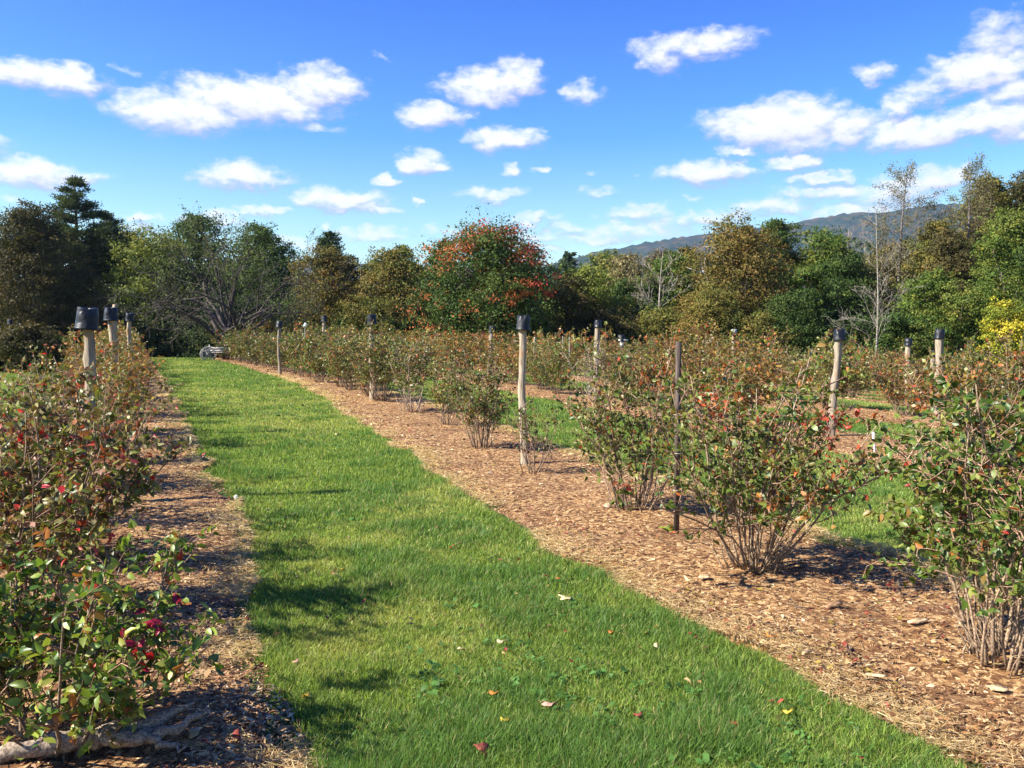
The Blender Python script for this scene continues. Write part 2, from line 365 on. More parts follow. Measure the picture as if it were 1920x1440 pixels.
# wooded ridge far behind the field
RD = 2100.0
hp = [(-2600, 560), (0, 520), (700, 490), (1000, 500), (1110, 468), (1200, 453), (1300, 439), (1400, 426), (1500, 412), (1600, 401), (1650, 391), (1700, 384), (1780, 382), (1850, 379), (1950, 384), (2200, 392), (2600, 410), (3500, 440)]
rx = np.array([(p[0] - 960) / FPX * RD for p in hp], float); hz = np.array([(625 - p[1]) / FPX * RD for p in hp], float) + 2
X = np.linspace(-3200, 3400, 700)[None] * np.ones((70, 1)); tY = np.linspace(0, 1, 70)[:, None] * np.ones((1, 700))
Yh = 700 + tY * 2300
pr = np.sin(np.clip((tY) / .61, 0, 1) * math.pi / 2) ** 2.2 * np.where(tY > .61, np.cos((tY - .61) / .39 * 1.4), 1)
pr = pr / (pr * RD / Yh).max()
ridge = np.interp(X[0], rx, hz)[None] + (fbm(X / 160., X * 0, 2, 3) - .5) * 12
Z = -9 + ridge * pr + (fbm(X / 300, Yh / 300, 8, 3) - .5) * 45 * np.sin(tY * math.pi) * (tY < .55) + (fbm(X / 10, Yh / 10, 4, 2) - .3) * 12
tag(grid_mesh('hills', X, Yh, Z, M_HILL), kind='structure')

# ------------------------------------------------------------------ bushes
PAL = {  # (weight, linear colour)
 'green':  [(4,(0.053,0.100,0.013)),(4,(0.092,0.150,0.019)),(2.5,(0.167,0.210,0.030)),(1.0,(0.264,0.270,0.048)),(.4,(0.330,0.120,0.030)),(.15,(0.380,0.045,0.025))],
 'mixed':  [(3.5,(0.055,0.092,0.014)),(3.5,(0.101,0.140,0.021)),(2.4,(0.167,0.180,0.032)),(1.2,(0.270,0.160,0.045)),(.55,(0.420,0.120,0.030)),(.2,(0.480,0.050,0.030)),(.5,(0.130,0.055,0.028))],
 'olive':  [(3,(.058,.088,.014)),(3,(.10,.130,.020)),(2,(.17,.16,.032)),(1.2,(.22,.12,.035)),(.35,(.34,.09,.03))],
 'rust':   [(2.6,(.075,.10,.016)),(2.5,(.14,.145,.024)),(2,(.26,.155,.034)),(1.5,(.36,.13,.030)),(.6,(.50,.085,.028)),(1.2,(.27,.25,.045))],
 'maroon': [(3.2,(0.070,0.090,0.016)),(2.2,(0.132,0.100,0.027)),(1.4,(0.200,0.085,0.040)),(.6,(0.320,0.055,0.035)),(2.0,(0.167,0.175,0.034)),(1.3,(0.334,0.280,0.120)),(.35,(0.480,0.030,0.030))],
}
def pick(rng, pal, n):
    w_ = np.array([p[0] for p in PAL[pal]]); cs = np.array([p[1] for p in PAL[pal]])
    return cs[rng.choice(len(cs), n, p=w_ / w_.sum())]
def make_bush(seed, h, r, canes, pal, leafL=.05, shape='full', side=8, twig=3, bare=.32, lean=(0, 0), dens=1.0, stemcol=(.215, .155, .10), accent=None, sides=5):
    rng = np.random.default_rng(seed); st = MB(); lf = MB()
    LP, LD, LC = [], [], []
    stemcol = np.array(stemcol)
    def poly(p, d, L, n, wob, up):
        pts = [p]; d = d / np.linalg.norm(d)
        for i in range(n):
            d = d + rng.normal(0, wob, 3) + np.array([0, 0, up]); d = d / np.linalg.norm(d)
            pts.append(pts[-1] + d * L / n)
        return np.array(pts)
    for c in range(canes):
        a = rng.uniform(0, 2 * math.pi); br = rng.uniform(.02, .16) * min(1, r / .5)
        p0 = np.array([math.cos(a) * br, math.sin(a) * br, -.05])
        out_ = rng.uniform(.15, 1.0) ** .8 * (r / h) * 1.15
        d = np.array([math.cos(a + rng.normal(0, .5)) * out_ + lean[0], math.sin(a + rng.normal(0, .5)) * out_ + lean[1], 1.0])
        L = h * rng.uniform(.68, 1.05); n = 8
        pts = poly(p0, d, L, n, .115, .035); R0 = rng.uniform(.005, .0105) * (.7 + .3 * h)
        cc = stemcol * rng.uniform(.7, 1.5)
        tube(st, pts, np.linspace(R0, .0028, n + 1), sides, cc)
        cane_c = pick(rng, pal, 1)[0]
        for s_ in range(3):
            t = rng.uniform(.10, .5); i = int(t * n); th = rng.uniform(0, 6.28); dd = np.array([math.cos(th), math.sin(th), rng.uniform(.3, 1.4)])
            bp = poly(pts[i], dd, rng.uniform(.08, .34) * h / 1.5, 3, .22, .05); tube(st, bp, np.linspace(.0032, .0013, 4), 3, cc * rng.uniform(.7, 1.2), cap=False)
        for s_ in range(side):
            t = rng.uniform(bare, .97); i = int(t * n); p = pts[i] + (pts[min(i + 1, n)] - pts[i]) * (t * n - i)
            th = rng.uniform(0, 2 * math.pi); od = p * np.array([1, 1, 0]); od = od / (np.linalg.norm(od) + .15)
            dd = np.array([math.cos(th), math.sin(th), 0]) * .9 + od * .7 + np.array([0, 0, rng.uniform(.2, 1.1)])
            bl = rng.uniform(.14, .42) * (h / 1.5) * (1.15 - .4 * t)
            bp = poly(p, dd, bl, 4, .16, .06)
            tube(st, bp, np.linspace(.0042, .0018, 5), 4 if sides > 4 else 3, cc * .95 + np.array([.03, 0, 0]), cap=False)
            bc = cane_c if rng.random() < .45 else pick(rng, pal, 1)[0]
            tw = [bp[2:]]
            for q in range(twig):
                k = rng.integers(1, 5); tl = rng.uniform(.07, .20)
                tp = poly(bp[k], bp[k] - bp[k - 1] + rng.normal(0, .05, 3) + 0, tl, 3, .35, .1)
                tube(st, tp, np.linspace(.0024, .0012, 4), 3, cc * .9 + np.array([.05, .005, 0]), cap=False); tw.append(tp)
            for tp in tw:
                sl = np.linalg.norm(tp[-1] - tp[0]); nl = max(2, int(sl / (.021 if shape == 'full' else .03) * dens * rng.uniform(.7, 1.2)))
                tt = np.sort(rng.random(nl)) * (len(tp) - 1.001); ii = tt.astype(int); fr = (tt - ii)[:, None]
                pp = tp[ii] * (1 - fr) + tp[ii + 1] * fr; ax = nrm(tp[ii + 1] - tp[ii])
                sidev = nrm(np.cross(ax, rng.normal(0, 1, (nl, 3))))
                LP.append(pp); LD.append(ax * rng.uniform(.3, 1, (nl, 1)) + sidev + np.array([0, 0, -.10]))
                tc_ = bc * .6 + pick(rng, pal, 1)[0] * .4 if rng.random() < .6 else pick(rng, pal, 1)[0]
                mixw = rng.random((nl, 1)) < .7
                LC.append(np.where(mixw, tc_[None], pick(rng, pal, nl)) * rng.uniform(.75, 1.3, (nl, 1)))
    for q in range(canes):
        a = rng.uniform(0, 6.28); b_ = rng.uniform(.03, .2); p0 = np.array([math.cos(a) * b_, math.sin(a) * b_, -.03]); L = rng.uniform(.05, .38)
        pt = poly(p0, np.array([math.cos(a) * .5, math.sin(a) * .5, 1]), L, 3, .16, .02); tube(st, pt, np.linspace(rng.uniform(.003, .010), .0025, 4), sides, stemcol * rng.uniform(.45, 1.6))
    P = np.concatenate(LP); D = np.concatenate(LD); Cc = np.concatenate(LC); n = len(P)
    if accent: 
        for (ax_, ay_, az_, ar, acol) in accent:
            mk_ = (np.linalg.norm(P - np.array([ax_, ay_, az_]), axis=1) < ar) & (rng.random(n) < .7); Cc[mk_] = np.array(acol) * rng.uniform(.7, 1.3, (mk_.sum(), 1))
    N = nrm(rng.normal(0, .75, (n, 3)) + np.array([-.2, -.05, .65])); L = leafL * rng.uniform(.42, 1.2, n)
    leaves(lf, P, D, N, L, L * rng.uniform(.5, .68, n), Cc, shape)
    return st.mesh('stems', M_STEM), lf.mesh('foliage', M_LEAF)
def place_bush(proto, X, Y, label, group='blueberry bushes planted in rows', rz=0, s=1.0, sz=1.0):
    root = empty('blueberry_bush', (float(X), float(Y), float(top_z(X, Y)) - .01), rz)
    root.scale = (s, s, s * sz); tag(root, label, 'bush', group)
    for nm, me in (('stems', proto[0]), ('foliage', proto[1])):
        o = bpy.data.objects.new(nm, me); C.link(o); o.parent = root
    return root
random.seed(4); rngG = np.random.default_rng(7)
# --- the near bushes, each its own shape
def P_(px, py): return at(px, py)
NEAR = [
 # X,Y, seed,h,r,canes,pal,kw,label
 (P_(1885,1262), 11, 1.42, .62, 24, 'green', dict(side=10, twig=4, bare=.34, dens=.85, leafL=.048, lean=(.03,0)), 'tall leafy green bush with many bare upright canes at the right edge'),
 (P_(1410,1078), 12, 1.50, .78, 24, 'mixed', dict(side=11, twig=3, bare=.32, dens=.95, leafL=.047, lean=(.07,0), accent=[(-.2,0,1.25,.28,(.45,.10,.03)),(.5,-.1,1.0,.25,(.42,.07,.03)),(.05,-.2,.35,.16,(.40,.09,.03))]), 'wide vase-shaped bush with scattered orange leaves just right of the square stake'),
 (P_(1190,968), 13, 1.50, .70, 18, 'mixed', dict(side=10, twig=3, bare=.28, dens=.85, leafL=.047, lean=(-.05,0), accent=[(.2,0,1.2,.2,(.42,.12,.04))]), 'bushy olive and green shrub just left of the square stake'),
 (P_(996,892), 14, .95, .28, 7, 'olive', dict(side=5, twig=2, bare=.25, dens=.7), 'spindly low bush growing against the foot of the middle capped post'),
 (P_(903,846), 15, 1.38, .50, 15, 'olive', dict(side=9, twig=3, bare=.28, dens=.8), 'thin upright bush left of the middle capped post'),
 (P_(838,800), 16, 1.35, .52, 10, 'olive', dict(side=10, twig=3, bare=.32, dens=.9, lean=(.12,0)), 'small open bush with a few slanting reddish stems'),
 (P_(772,776), 17, 1.65, .74, 12, 'olive', dict(side=12, twig=4, bare=.36, lean=(-.05,0), leafL=.055, stemcol=(.34,.27,.2)), 'bush with thick pale stems beside the mulch edge'),
 (P_(716,757), 18, 1.78, .78, 18, 'olive', dict(side=12, twig=4, bare=.28, leafL=.055), 'full olive bush hiding a capped post, dark clump of canes at its foot'),
 # left row
 ((-1.78,3.30), 21, .84, .72, 20, 'green', dict(side=9, twig=3, bare=.30, leafL=.050, lean=(.02,0), accent=[(.42,0,.55,.11,(.22,.012,.03)),(.36,-.15,.40,.08,(.30,.012,.02))]), 'low broad-leaved green bush at the bottom left with a wine-red shoot'),
 ((-2.68,4.55), 22, 1.36, .74, 22, 'maroon', dict(side=9, twig=4, bare=.25, leafL=.052, lean=(.02,0)), 'brownish red bush behind the low green bush at the left edge'),
 ((-3.22,5.75), 23, 1.20, .74, 20, 'maroon', dict(side=9, twig=4, bare=.25, leafL=.048, accent=[(-.1,-.2,1.1,.25,(.45,.03,.025))]), 'red-tinged bush at the left edge in front of the knotty capped post'),
 ((-3.80,7.1), 24, 1.40, .72, 18, 'maroon', dict(side=9, twig=3, bare=.25, leafL=.046), 'twiggy maroon bush overhanging the left mulch bed before the knotty post'),
 ((-4.5,8.9), 25, 1.34, .72, 17, 'maroon', dict(side=9, twig=3, bare=.25, leafL=.046, accent=[(.1,0,1.1,.2,(.42,.03,.02))]), 'bush with bright red leaf tips right beside the knotty capped post'),
 ((-5.35,10.6), 26, 1.40, .75, 18, 'rust', dict(side=9, twig=3, bare=.22, leafL=.046), 'rusty green bush just beyond the knotty capped post'),
]
for (xy, seed, h, r, canes, pal, kw, lab) in NEAR:
    place_bush(make_bush(seed, h, r, canes, pal, **kw), xy[0], xy[1], lab)
# --- prototypes for the rest
MID = {p: [make_bush(40 + 7 * i + j, 1.5, .80, 15, p, leafL=.058, shape='quad', side=13, twig=4, bare=.20, dens=1.3, sides=4) for j in range(3)] for i, p in enumerate(('mixed', 'olive', 'rust'))}
MIDB = make_bush(90, 1.45, .85, 13, 'olive', leafL=.06, shape='quad', side=9, twig=3, bare=.42, dens=.6, sides=4, stemcol=(.42, .35, .28))
FAR = {p: [make_bush(140 + 7 * i + j, 1.6, .85, 12, p, leafL=.095, shape='quad', side=11, twig=3, bare=.16, dens=.85, sides=3) for j in range(2)] for i, p in enumerate(('mixed', 'olive', 'rust'))}
ORD = ['first','second','third','fourth','fifth','sixth','seventh','eighth','ninth','tenth','eleventh','twelfth','thirteenth','fourteenth','fifteenth','sixteenth','seventeenth','eighteenth','nineteenth','twentieth']
ORD += ['twenty-' + o for o in ORD[:9]] + ['thirtieth'] + ['thirty-' + o for o in ORD[:9]]
ROWNAME = {-1: 'in the farthest row on the left', 0: 'in the row left of the grass path', 1: "in the row bordering the path's right",
 2: 'in the second row right of the path', 3: 'in the third row right of the path', 4: 'in the fourth row right of the path', 5: 'in the fifth row right of the path', 6: 'in the sixth row right of the path', 7: 'in the last row before the woods'}
HUE = {'mixed': 'green and orange', 'olive': 'olive', 'rust': 'rusty'}
def in_view(X, Y, m=1.2): return Y > 1 and abs(X) < .60 * Y + m
START = {-1: 36, 0: 12.2, 1: 21.8, 2: 10.2, 3: 16.9, 4: 20.6, 5: 25, 6: 30.5, 7: 37}
END = {-1: 60, 0: 55, 1: 56, 2: 55, 3: 55, 4: 55, 5: 54, 6: 53, 7: 51}
for k in (-1, 0, 1, 2, 3, 4, 5, 6, 7):
    Y = START[k]; idx = 0
    while Y < END[k]:
        Xr = float(rowX(k, Y)) + random.uniform(-.12, .12)
        if in_view(Xr, Y) and not (k == 2 and 10.5 < Y < 13.7):
            pal = random.choice({0: ['rust', 'rust', 'mixed'], 1: ['olive', 'mixed', 'olive'], 2: ['mixed', 'rust', 'rust'], 3: ['rust', 'rust', 'mixed'], 4: ['rust', 'mixed']}.get(k, ['olive', 'olive', 'mixed']))
            pr_ = random.choice(MID[pal]) if Y < 27 else random.choice(FAR[pal])
            s = random.uniform(.96, 1.14)
            if k == 0: s *= np.interp(Y, [12, 18, 30], [.95, 1.0, 1.06])
            if k == 1: s *= 1.12
            if k == 2 and 18.0 < Y < 25: pr_ = MIDB if random.random() < .5 else pr_; s *= .9
            if k == 2 and Y < 18: s = random.uniform(1.14, 1.24)
            o = place_bush(pr_, Xr, Y, '%s %s bush from the camera %s' % (HUE[pal], ORD[idx], ROWNAME[k]), rz=random.uniform(0, 6.28), s=s, sz=random.uniform(.92, 1.06))
            idx += 1
        Y += random.uniform(1.35, 1.7) if k == 0 else random.uniform(1.15, 1.35) if k == 2 and 13 < Y < 18 else (random.uniform(1.75, 2.15) if k == 1 else random.uniform(1.65, 2.15))

# ------------------------------------------------------------------ posts and buckets
def make_post(X, Y, h, r, seed, label, lean=(0, 0), knots=1, capped=True, bucket=None, blabel=None, board=False, cat='post', group='weathered wooden posts along the rows'):
    rng = np.random.default_rng(seed); mb = MB(); n, k = 22, 14
    z = np.linspace(-.15, h, n); th = np.arange(k) * 2 * math.pi / k
    cx = lean[0] * z / h + .012 * np.sin(z * 4 + seed); cy = lean[1] * z / h + .010 * np.cos(z * 3.3 + seed)
    prof = r * (1.1 - .18 * np.clip(z, 0, h) / h)[:, None] * (1 + .16 * (fbm((th * 1.1)[None] + 0 * z[:, None], z[:, None] * 2.2 + 0 * th[None] , seed, 3) - .5) * 2)
    prof = prof * (1 - .35 * np.exp(-((th[None] - rng.uniform(3.6, 5.2) - .25 * z[:, None]) / .16) ** 2))
    for q in range(knots):
        kz, ka = rng.uniform(.3, h * .95), rng.uniform(2.6, 5.0)
        prof = prof + r * .55 * np.exp(-((z[:, None] - kz) / .06) ** 2 - ((th[None] - ka) / .5) ** 2)
    v = np.stack([cx[:, None] + prof * np.cos(th), cy[:, None] + prof * np.sin(th), z[:, None] + 0 * prof], -1).reshape(-1, 3)
    i = np.arange(n - 1)[:, None] * k; j = np.arange(k)[None]; j2 = (j + 1) % k
    f = np.stack([np.stack([i + j, i + j2, i + k + j2], -1), np.stack([i + j, i + k + j2, i + k + j], -1)], 2).reshape(-1, 3)
    v = np.concatenate([v, [[cx[-1], cy[-1], h + .004]]]); e = (n - 1) * k; jj = np.arange(k)
    f = np.concatenate([f, np.stack([e + jj, e + (jj + 1) % k, np.full(k, n * k)], 1)])
    mb.add(v, f, np.array([.3, .3, .3]))
    o = mb.obj('wooden_post', M_POST); gz0 = float(top_z(X, Y)); o.location = (X, Y, gz0); tag(o, label, cat, group)
    if board:
        b = MB(); box(b, (cx[-1] + .05, cy[-1] - .09, h - .16), (.34, .03, .05), (.55, .52, .47)); box(b, (cx[-1], cy[-1] - .11, h - .34), (.14, .04, .22), (.36, .34, .30))
        b.obj('white_board', M_PLAIN, o)
    if bucket:
        bw, bh = bucket; mb = MB(); rm = MB(); kk = 28; th = np.arange(kk) * 2 * math.pi / kk
        ht = bh
        pz = [(0.0, .49), (.07, .485), (.09, .475), (.5, .455), (.80, .437), (.815, .428), (.93, .422), (.985, .41), (1.0, .39), (1.0, .25), (.985, .22), (.985, 0.001)]
        inner = [(.95, .001), (.95, .38), (.5, .435), (.0, .475)]
        def lathe(m_, pr2, crumple=.0):
            v = []
            for (zz, rr) in pr2:
                q = rr * bw * (1 + crumple * 2 * (fbm(np.cos(th) * 2.2 + seed, np.sin(th) * 2.2 + zz * 2, seed + 3, 2) - .5) * (1 if zz > .1 else .5))
                if zz > .9 and rr > .3: q = q * (1 - .04 * (np.cos(th * 6) > .6))
                v.append(np.stack([q * np.cos(th), q * np.sin(th), zz * ht + .012 * crumple * 5 * np.sin(th * 2 + seed) * (zz > .9) + 0 * th], -1))
            v = np.concatenate(v); n2 = len(pr2); i = np.arange(n2 - 1)[:, None] * kk; j = np.arange(kk)[None]; j2 = (j + 1) % kk
            f = np.stack([np.stack([i + j, i + j2, i + kk + j2], -1), np.stack([i + j, i + kk + j2, i + kk + j], -1)], 2).reshape(-1, 3)
            m_.add(v, f, np.array([.01, .01, .01]))
        lathe(mb, pz, .13); lathe(mb, inner[::-1], .10)
        lathe(rm, [(-.01, .472), (-.015, .505), (.03, .51), (.06, .508), (.075, .485)], .06)
        bo = mb.obj('upturned_bucket', M_BLACK); rm.obj('rim', M_BLACK, bo)
        bo.location = (X + cx[-1], Y + cy[-1], gz0 + h + .006 - .95 * ht); bo.rotation_euler = (rng.uniform(-.08, .08), rng.uniform(-.11, .11), rng.uniform(0, 6))
        tag(bo, blabel, 'bucket', 'black buckets capping the posts')
    return o
def post_at(px, Y, top_py, width, seed, label, blabel=None, bw=.26, **kw):
    X, Y = atY(px, Y); g = float(top_z(X, Y))
    ztop = CAM_H + (625 - top_py) / FPX * Y; h = ztop - g
    bh = bw * .92
    capped = blabel is not None
    make_post(X, Y, h - (.012 if capped else 0) - (bh * .04 if capped else 0), width, seed, label, bucket=(bw, bh) if capped else None, blabel=blabel, **kw)
post_at(982, 10.5, 592, .046, 1, 'thick pale capped post standing mid-frame in the mulch bed', 'black bucket on the thick pale mid-frame post in front of the red maple', bw=.19, lean=(-.02, 0), knots=1)
post_at(171, 8.1, 577, .050, 2, 'knotty capped post in the bushes left of the path, nearest on the left', 'largest black bucket, crumpled, on the knotty left post', bw=.215, lean=(-.045, 0), knots=3)
post_at(211, 13.6, 577, .06, 3, 'capped post behind the knotty post in the left row', 'black bucket on the second post of the left row', bw=.22, knots=2)
post_at(217, 17.5, 571, .05, 4, 'slim bare-topped pale post just behind the second left post', knots=1)
post_at(243, 21, 587, .05, 5, 'third capped post of the left row, half sunk in leaves', 'small black bucket on the third post of the left row', bw=.20)
post_at(697, 20.6, 590, .062, 6, 'capped post buried in the olive bushes right of the path', 'black bucket on the bush-hidden post between path and maple', bw=.25)
post_at(523, 33.6, 602, .062, 7, 'slender white-looking capped post at the curve of the mulch bed', 'black bucket on the slender post at the curve of the bed', bw=.27, knots=0)
post_at(478, 46, 624, .07, 8, 'short-looking capped post under the apple tree, right one of two', 'dark bucket on the right one of two posts under the apple tree', bw=.28)
post_at(449, 49, 622, .06, 9, 'far capped post under the apple tree, left one of two', 'dark bucket on the left one of two posts under the apple tree', bw=.25)
post_at(608, 34.5, 592, .07, 10, 'grey capped post in the second row behind the path-side bushes', 'black bucket on the grey post right of the slender white post', bw=.27)
post_at(797, 38, 627, .06, 11, 'distant capped post in front of the left foot of the red maple', 'small dark bucket before the left foot of the red maple', bw=.26)
post_at(919, 31, 611, .07, 12, 'crooked capped post with a dark knot, left of the mid-frame post', 'black bucket on the crooked post left of the mid-frame post', bw=.25, knots=3, lean=(.05, 0))
post_at(1118, 21, 600, .072, 13, 'straight smooth capped post right of the red maple', 'black bucket on the straight smooth post right of the red maple', bw=.20, knots=0, lean=(.03, 0))
post_at(1003, 33, 632, .06, 14, 'short mossy post without a bucket right of the mid-frame post', knots=1)
post_at(1165, 30, 628, .07, 15, 'post with a white board nailed below its bucket', 'black bucket above the white board', bw=.27, board=True)
post_at(1562, 13.0, 617, .055, 16, 'gnarled pale leaning post between the reddish bushes on the right', 'dark bucket with leaves around it on the gnarled leaning post', bw=.185, knots=4, lean=(.12, .05))
post_at(1765, 16.2, 617, .075, 17, 'thick whitish post with peeling bark at the far right', 'glossy black bucket on the thick whitish right-hand post', bw=.19, knots=3, lean=(-.03, 0))
post_at(1704, 22.6, 634, .07, 18, 'rough brown post left of the thick whitish post', 'black bucket on the rough brown post at the right', bw=.21, knots=2)
post_at(1751, 25, 657, .06, 19, 'lower slim post just left of the thick whitish post', 'lowest small bucket beside the thick whitish post', bw=.19)
post_at(20, 46, 599, .06, 20, 'far capped post rising over the dome-shaped bush at the left edge', 'far dark bucket above the dome-shaped bush, left one of two', bw=.27, knots=0)
post_at(40, 50, 606, .06, 22, 'far slim post over the dome-shaped bush, right one of two', 'far dark bucket above the dome-shaped bush, right one of two', bw=.26, knots=0)
post_at(1376, 22, 622, .05, 23, 'post with a torn white wrap poking out of the reddish bushes', knots=0)
# stakes and markers
def stick(name, X, Y, h, sx, sy, col, label, cat, lean=(0, 0), m=None, rz=0):
    mb = MB(); box(mb, (lean[0] / 2, lean[1] / 2, h / 2 - .05), (sx, sy, h + .1), col, rot=rotz(rz) @ roty(math.atan2(lean[0], h)))
    o = mb.obj(name, m or M_WOOD); o.location = (X, Y, float(top_z(X, Y))); return tag(o, label, cat)
X, Y = at(1268, 1007)
st = stick('garden_stake', X, Y, 1.515, .036, .028, (.085, .062, .050), 'dark brown square wooden stake standing upright in the mulch between two bushes', 'stake', m=M_WOOD, rz=.35)
mb = MB()
for zz in (.32, .62, .93):
    a_ = np.linspace(0, 2 * math.pi, 13); tube(mb, np.stack([.030 * np.cos(a_), .027 * np.sin(a_), zz + .002 * np.sin(a_ * 2)], 1), np.full(13, .0022), 4, (.55, .5, .4))
mb.obj('twine', M_PLAIN, st)
X, Y = at(1641, 852); stick('plant_marker', X, Y, .27, .03, .012, (.8, .8, .78), 'small white plant marker stuck in the mulch near the gnarled post', 'marker', lean=(-.03, 0), m=M_PLAIN)
X, Y = atY(1068, 26); stick('thin_stake', X, Y, 1.55, .04, .04, (.20, .18, .15), 'thin grey stake among the pale-stemmed bushes behind the mid-frame post', 'stake', m=M_WOOD)
X, Y = atY(1055, 31); stick('thin_stake', X, Y, 1.5, .04, .04, (.22, .2, .17), 'farther thin stake left of the straight smooth post', 'stake', m=M_WOOD)
# white tag on a leaning stake (row of the second bed) and white wrap
X, Y = atY(570, 36); e = empty('row_sign', (X, Y, float(top_z(X, Y)))); tag(e, 'small white row sign on a thin stake above the path-side bushes', 'sign')
mb = MB(); tube(mb, [(0, 0, 0), (.04, 0, 1.9)], [.018, .014], 6, (.35, .33, .3)); mb.obj('stake', M_WOOD, e)
mb = MB(); box(mb, (.06, -.02, 1.95), (.13, .012, .20), (.42, .45, .46), rot=roty(.35)); mb.obj('plate', M_PLAIN, e)
X, Y = atY(1376, 22); mb = MB(); zt = CAM_H + (625 - 622) / FPX * Y
for q, (dx, tl) in enumerate(((-.05, -.35), (.03, .22), (.0, .0))):
    box(mb, (dx * .7, -.062 - .010 * q, 0), (.05, .006, .17), (.30, .30, .30), rot=roty(tl))
o = mb.obj('plastic_wrap', M_PLAIN); o.location = (X, Y, zt - .02); tag(o, 'torn white plastic wrap around the top of a post in the reddish bushes', 'wrap')

# ------------------------------------------------------------------ trees
def lobes_crown(mb, rng, h, w, base, pal, nl=13, leaf=.20, n_per=1100, dz=1.0, spread=.42, top_pal=None, patches=None, shape='quad', prof='round'):
    """crown of leaf clumps hung on the surfaces of uneven lobes"""
    LB = []
    for i in range(nl):
        t = (i + rng.uniform(.1, .9)) / nl; z = base + (h - base) * (.06 + .84 * t)
        if prof == 'round': rr = math.sqrt(max(0, 1 - (2 * t - .85) ** 2 / 1.4)) 
        elif prof == 'cone': rr = 1.05 - t
        else: rr = min(1, .55 + t) * math.sqrt(max(0.05, 1 - max(0, t - .4) ** 2 / .4))
        a = i * 2.4 + rng.uniform(-.5, .5); lr = w * rng.uniform(.14, .29) * (.65 + .45 * rr)
        d = max(0, rr * w / 2 - lr * .8) * rng.uniform(.55, 1.05)
        LB.append((np.array([math.cos(a) * d, math.sin(a) * d, min(z, h - lr * .8 * dz)]), lr))
    cs = np.array([p[1] for p in pal]); ws = np.array([p[0] for p in pal], float); ws /= ws.sum()
    for (c, lr) in LB:
        ncl = max(8, int(n_per / 30)); dirs = nrm(rng.normal(0, 1, (ncl, 3)) + np.array([0, -.25, .35])); rad = lr * rng.uniform(.55, 1.22, (ncl, 1)) * np.where(rng.random((ncl, 1)) < .12, 1.22, 1)
        cc = c + dirs * rad * np.array([1, 1, .85 * dz]); cols = cs[rng.choice(len(cs), ncl, p=ws)] * rng.uniform(.8, 1.25, (ncl, 1))
        lobe_c = cs[rng.choice(len(cs), p=ws)]
        cols = cols * .55 + lobe_c * .45 * rng.uniform(.75, 1.25)
        if patches is not None:
            for (pc, prd, pcol, prob) in patches:
                q = (np.linalg.norm((cc - np.array(pc)), axis=1) < prd) & (rng.random(ncl) < prob); cols[q] = np.array(pcol) * rng.uniform(.7, 1.35, (q.sum(), 1))
        k = 30; P = (cc[:, None] + rng.normal(0, 1, (ncl, k, 3)) * np.array([1, 1, .55]) * (lr * spread * .34) * rng.uniform(.6, 1.4, (ncl, 1, 1))).reshape(-1, 3)
        N = np.repeat(dirs, k, 0) + rng.normal(0, .42, (ncl * k, 3)); D = rng.normal(0, 1, (ncl * k, 3)) + np.array([0, 0, -.3])
        L = leaf * rng.uniform(.55, 1.25, ncl * k)
        leaves(mb, P, D, N, L, L * .72, np.repeat(cols, k, 0) * rng.uniform(.7, 1.3, (ncl * k, 1)), shape)
    return LB
def trunk_to(mb, rng, h, r0, LB, col, top=.85, lean=0):
    pts = np.array([[lean * t * h + .06 * h * .15 * math.sin(3 * t + 1), .05 * math.sin(5 * t), t * h * top - .3 * (t == 0)] for t in np.linspace(0, 1, 9)])
    tube(mb, pts, np.linspace(r0, r0 * .18, 9), 8, col)
    for (c, lr) in LB:
        i = int(np.clip(c[2] / h / top * 8 * .62, 1, 7)); p = pts[i]; mid = (p + c) / 2 + rng.normal(0, .15, 3) + np.array([0, 0, .1])
        tube(mb, [p, mid, c, c + (c - mid) / (np.linalg.norm(c - mid) + .01) * lr * .45], [r0 * .42 * (1 - i / 12), r0 * .28, r0 * .15, .02], 5, col)
        for q in range(3):
            e_ = c + nrm(rng.normal(0, 1, 3)) * lr * .75; tube(mb, [c, (c + e_) / 2 + rng.normal(0, .1, 3), e_], [r0 * .13, r0 * .08, .015], 4, col)
def branchy(st, lf, rng, p, d, L, r, lvl, maxl, col, tips, wob=.13, up=.02, kids=(4, 6), ang=.75, shrink=.6, rmin=.012):
    n = 5 if lvl < 3 else 3; pts = [np.array(p, float)]; d = np.array(d, float); d /= np.linalg.norm(d)
    for i in range(n):
        d = d + rng.normal(0, wob, 3) + np.array([0, 0, up]); d /= np.linalg.norm(d); pts.append(pts[-1] + d * L / n)
    pts = np.array(pts); r1 = max(rmin, r * (.45 if lvl else .5))
    tube(st, pts, np.maximum(np.linspace(r, r1, n + 1), rmin * .8), 7 if lvl < 1 else (5 if lvl < 2 else 3), col, cap=False)
    if lvl >= maxl - 1: tips.append((pts[-1], d, L)); tips.append((pts[len(pts) // 2], d, L))
    if lvl >= maxl: return
    for c in range(rng.integers(*kids)):
        t = rng.uniform(.3, 1.0) if c else 1.0; i = min(n - 1, int(t * n)); q = pts[i] + (pts[i + 1] - pts[i]) * (t * n - i)
        sv = nrm(np.cross(d, rng.normal(0, 1, 3))); nd = d * math.cos(ang) + sv * math.sin(ang) * rng.uniform(.6, 1.2)
        branchy(st, lf, rng, q, nd, L * shrink * rng.uniform(.75, 1.2), max(rmin, r1 * rng.uniform(.55, .85)), lvl + 1, maxl, col, tips, wob, up, kids, ang, shrink, rmin)
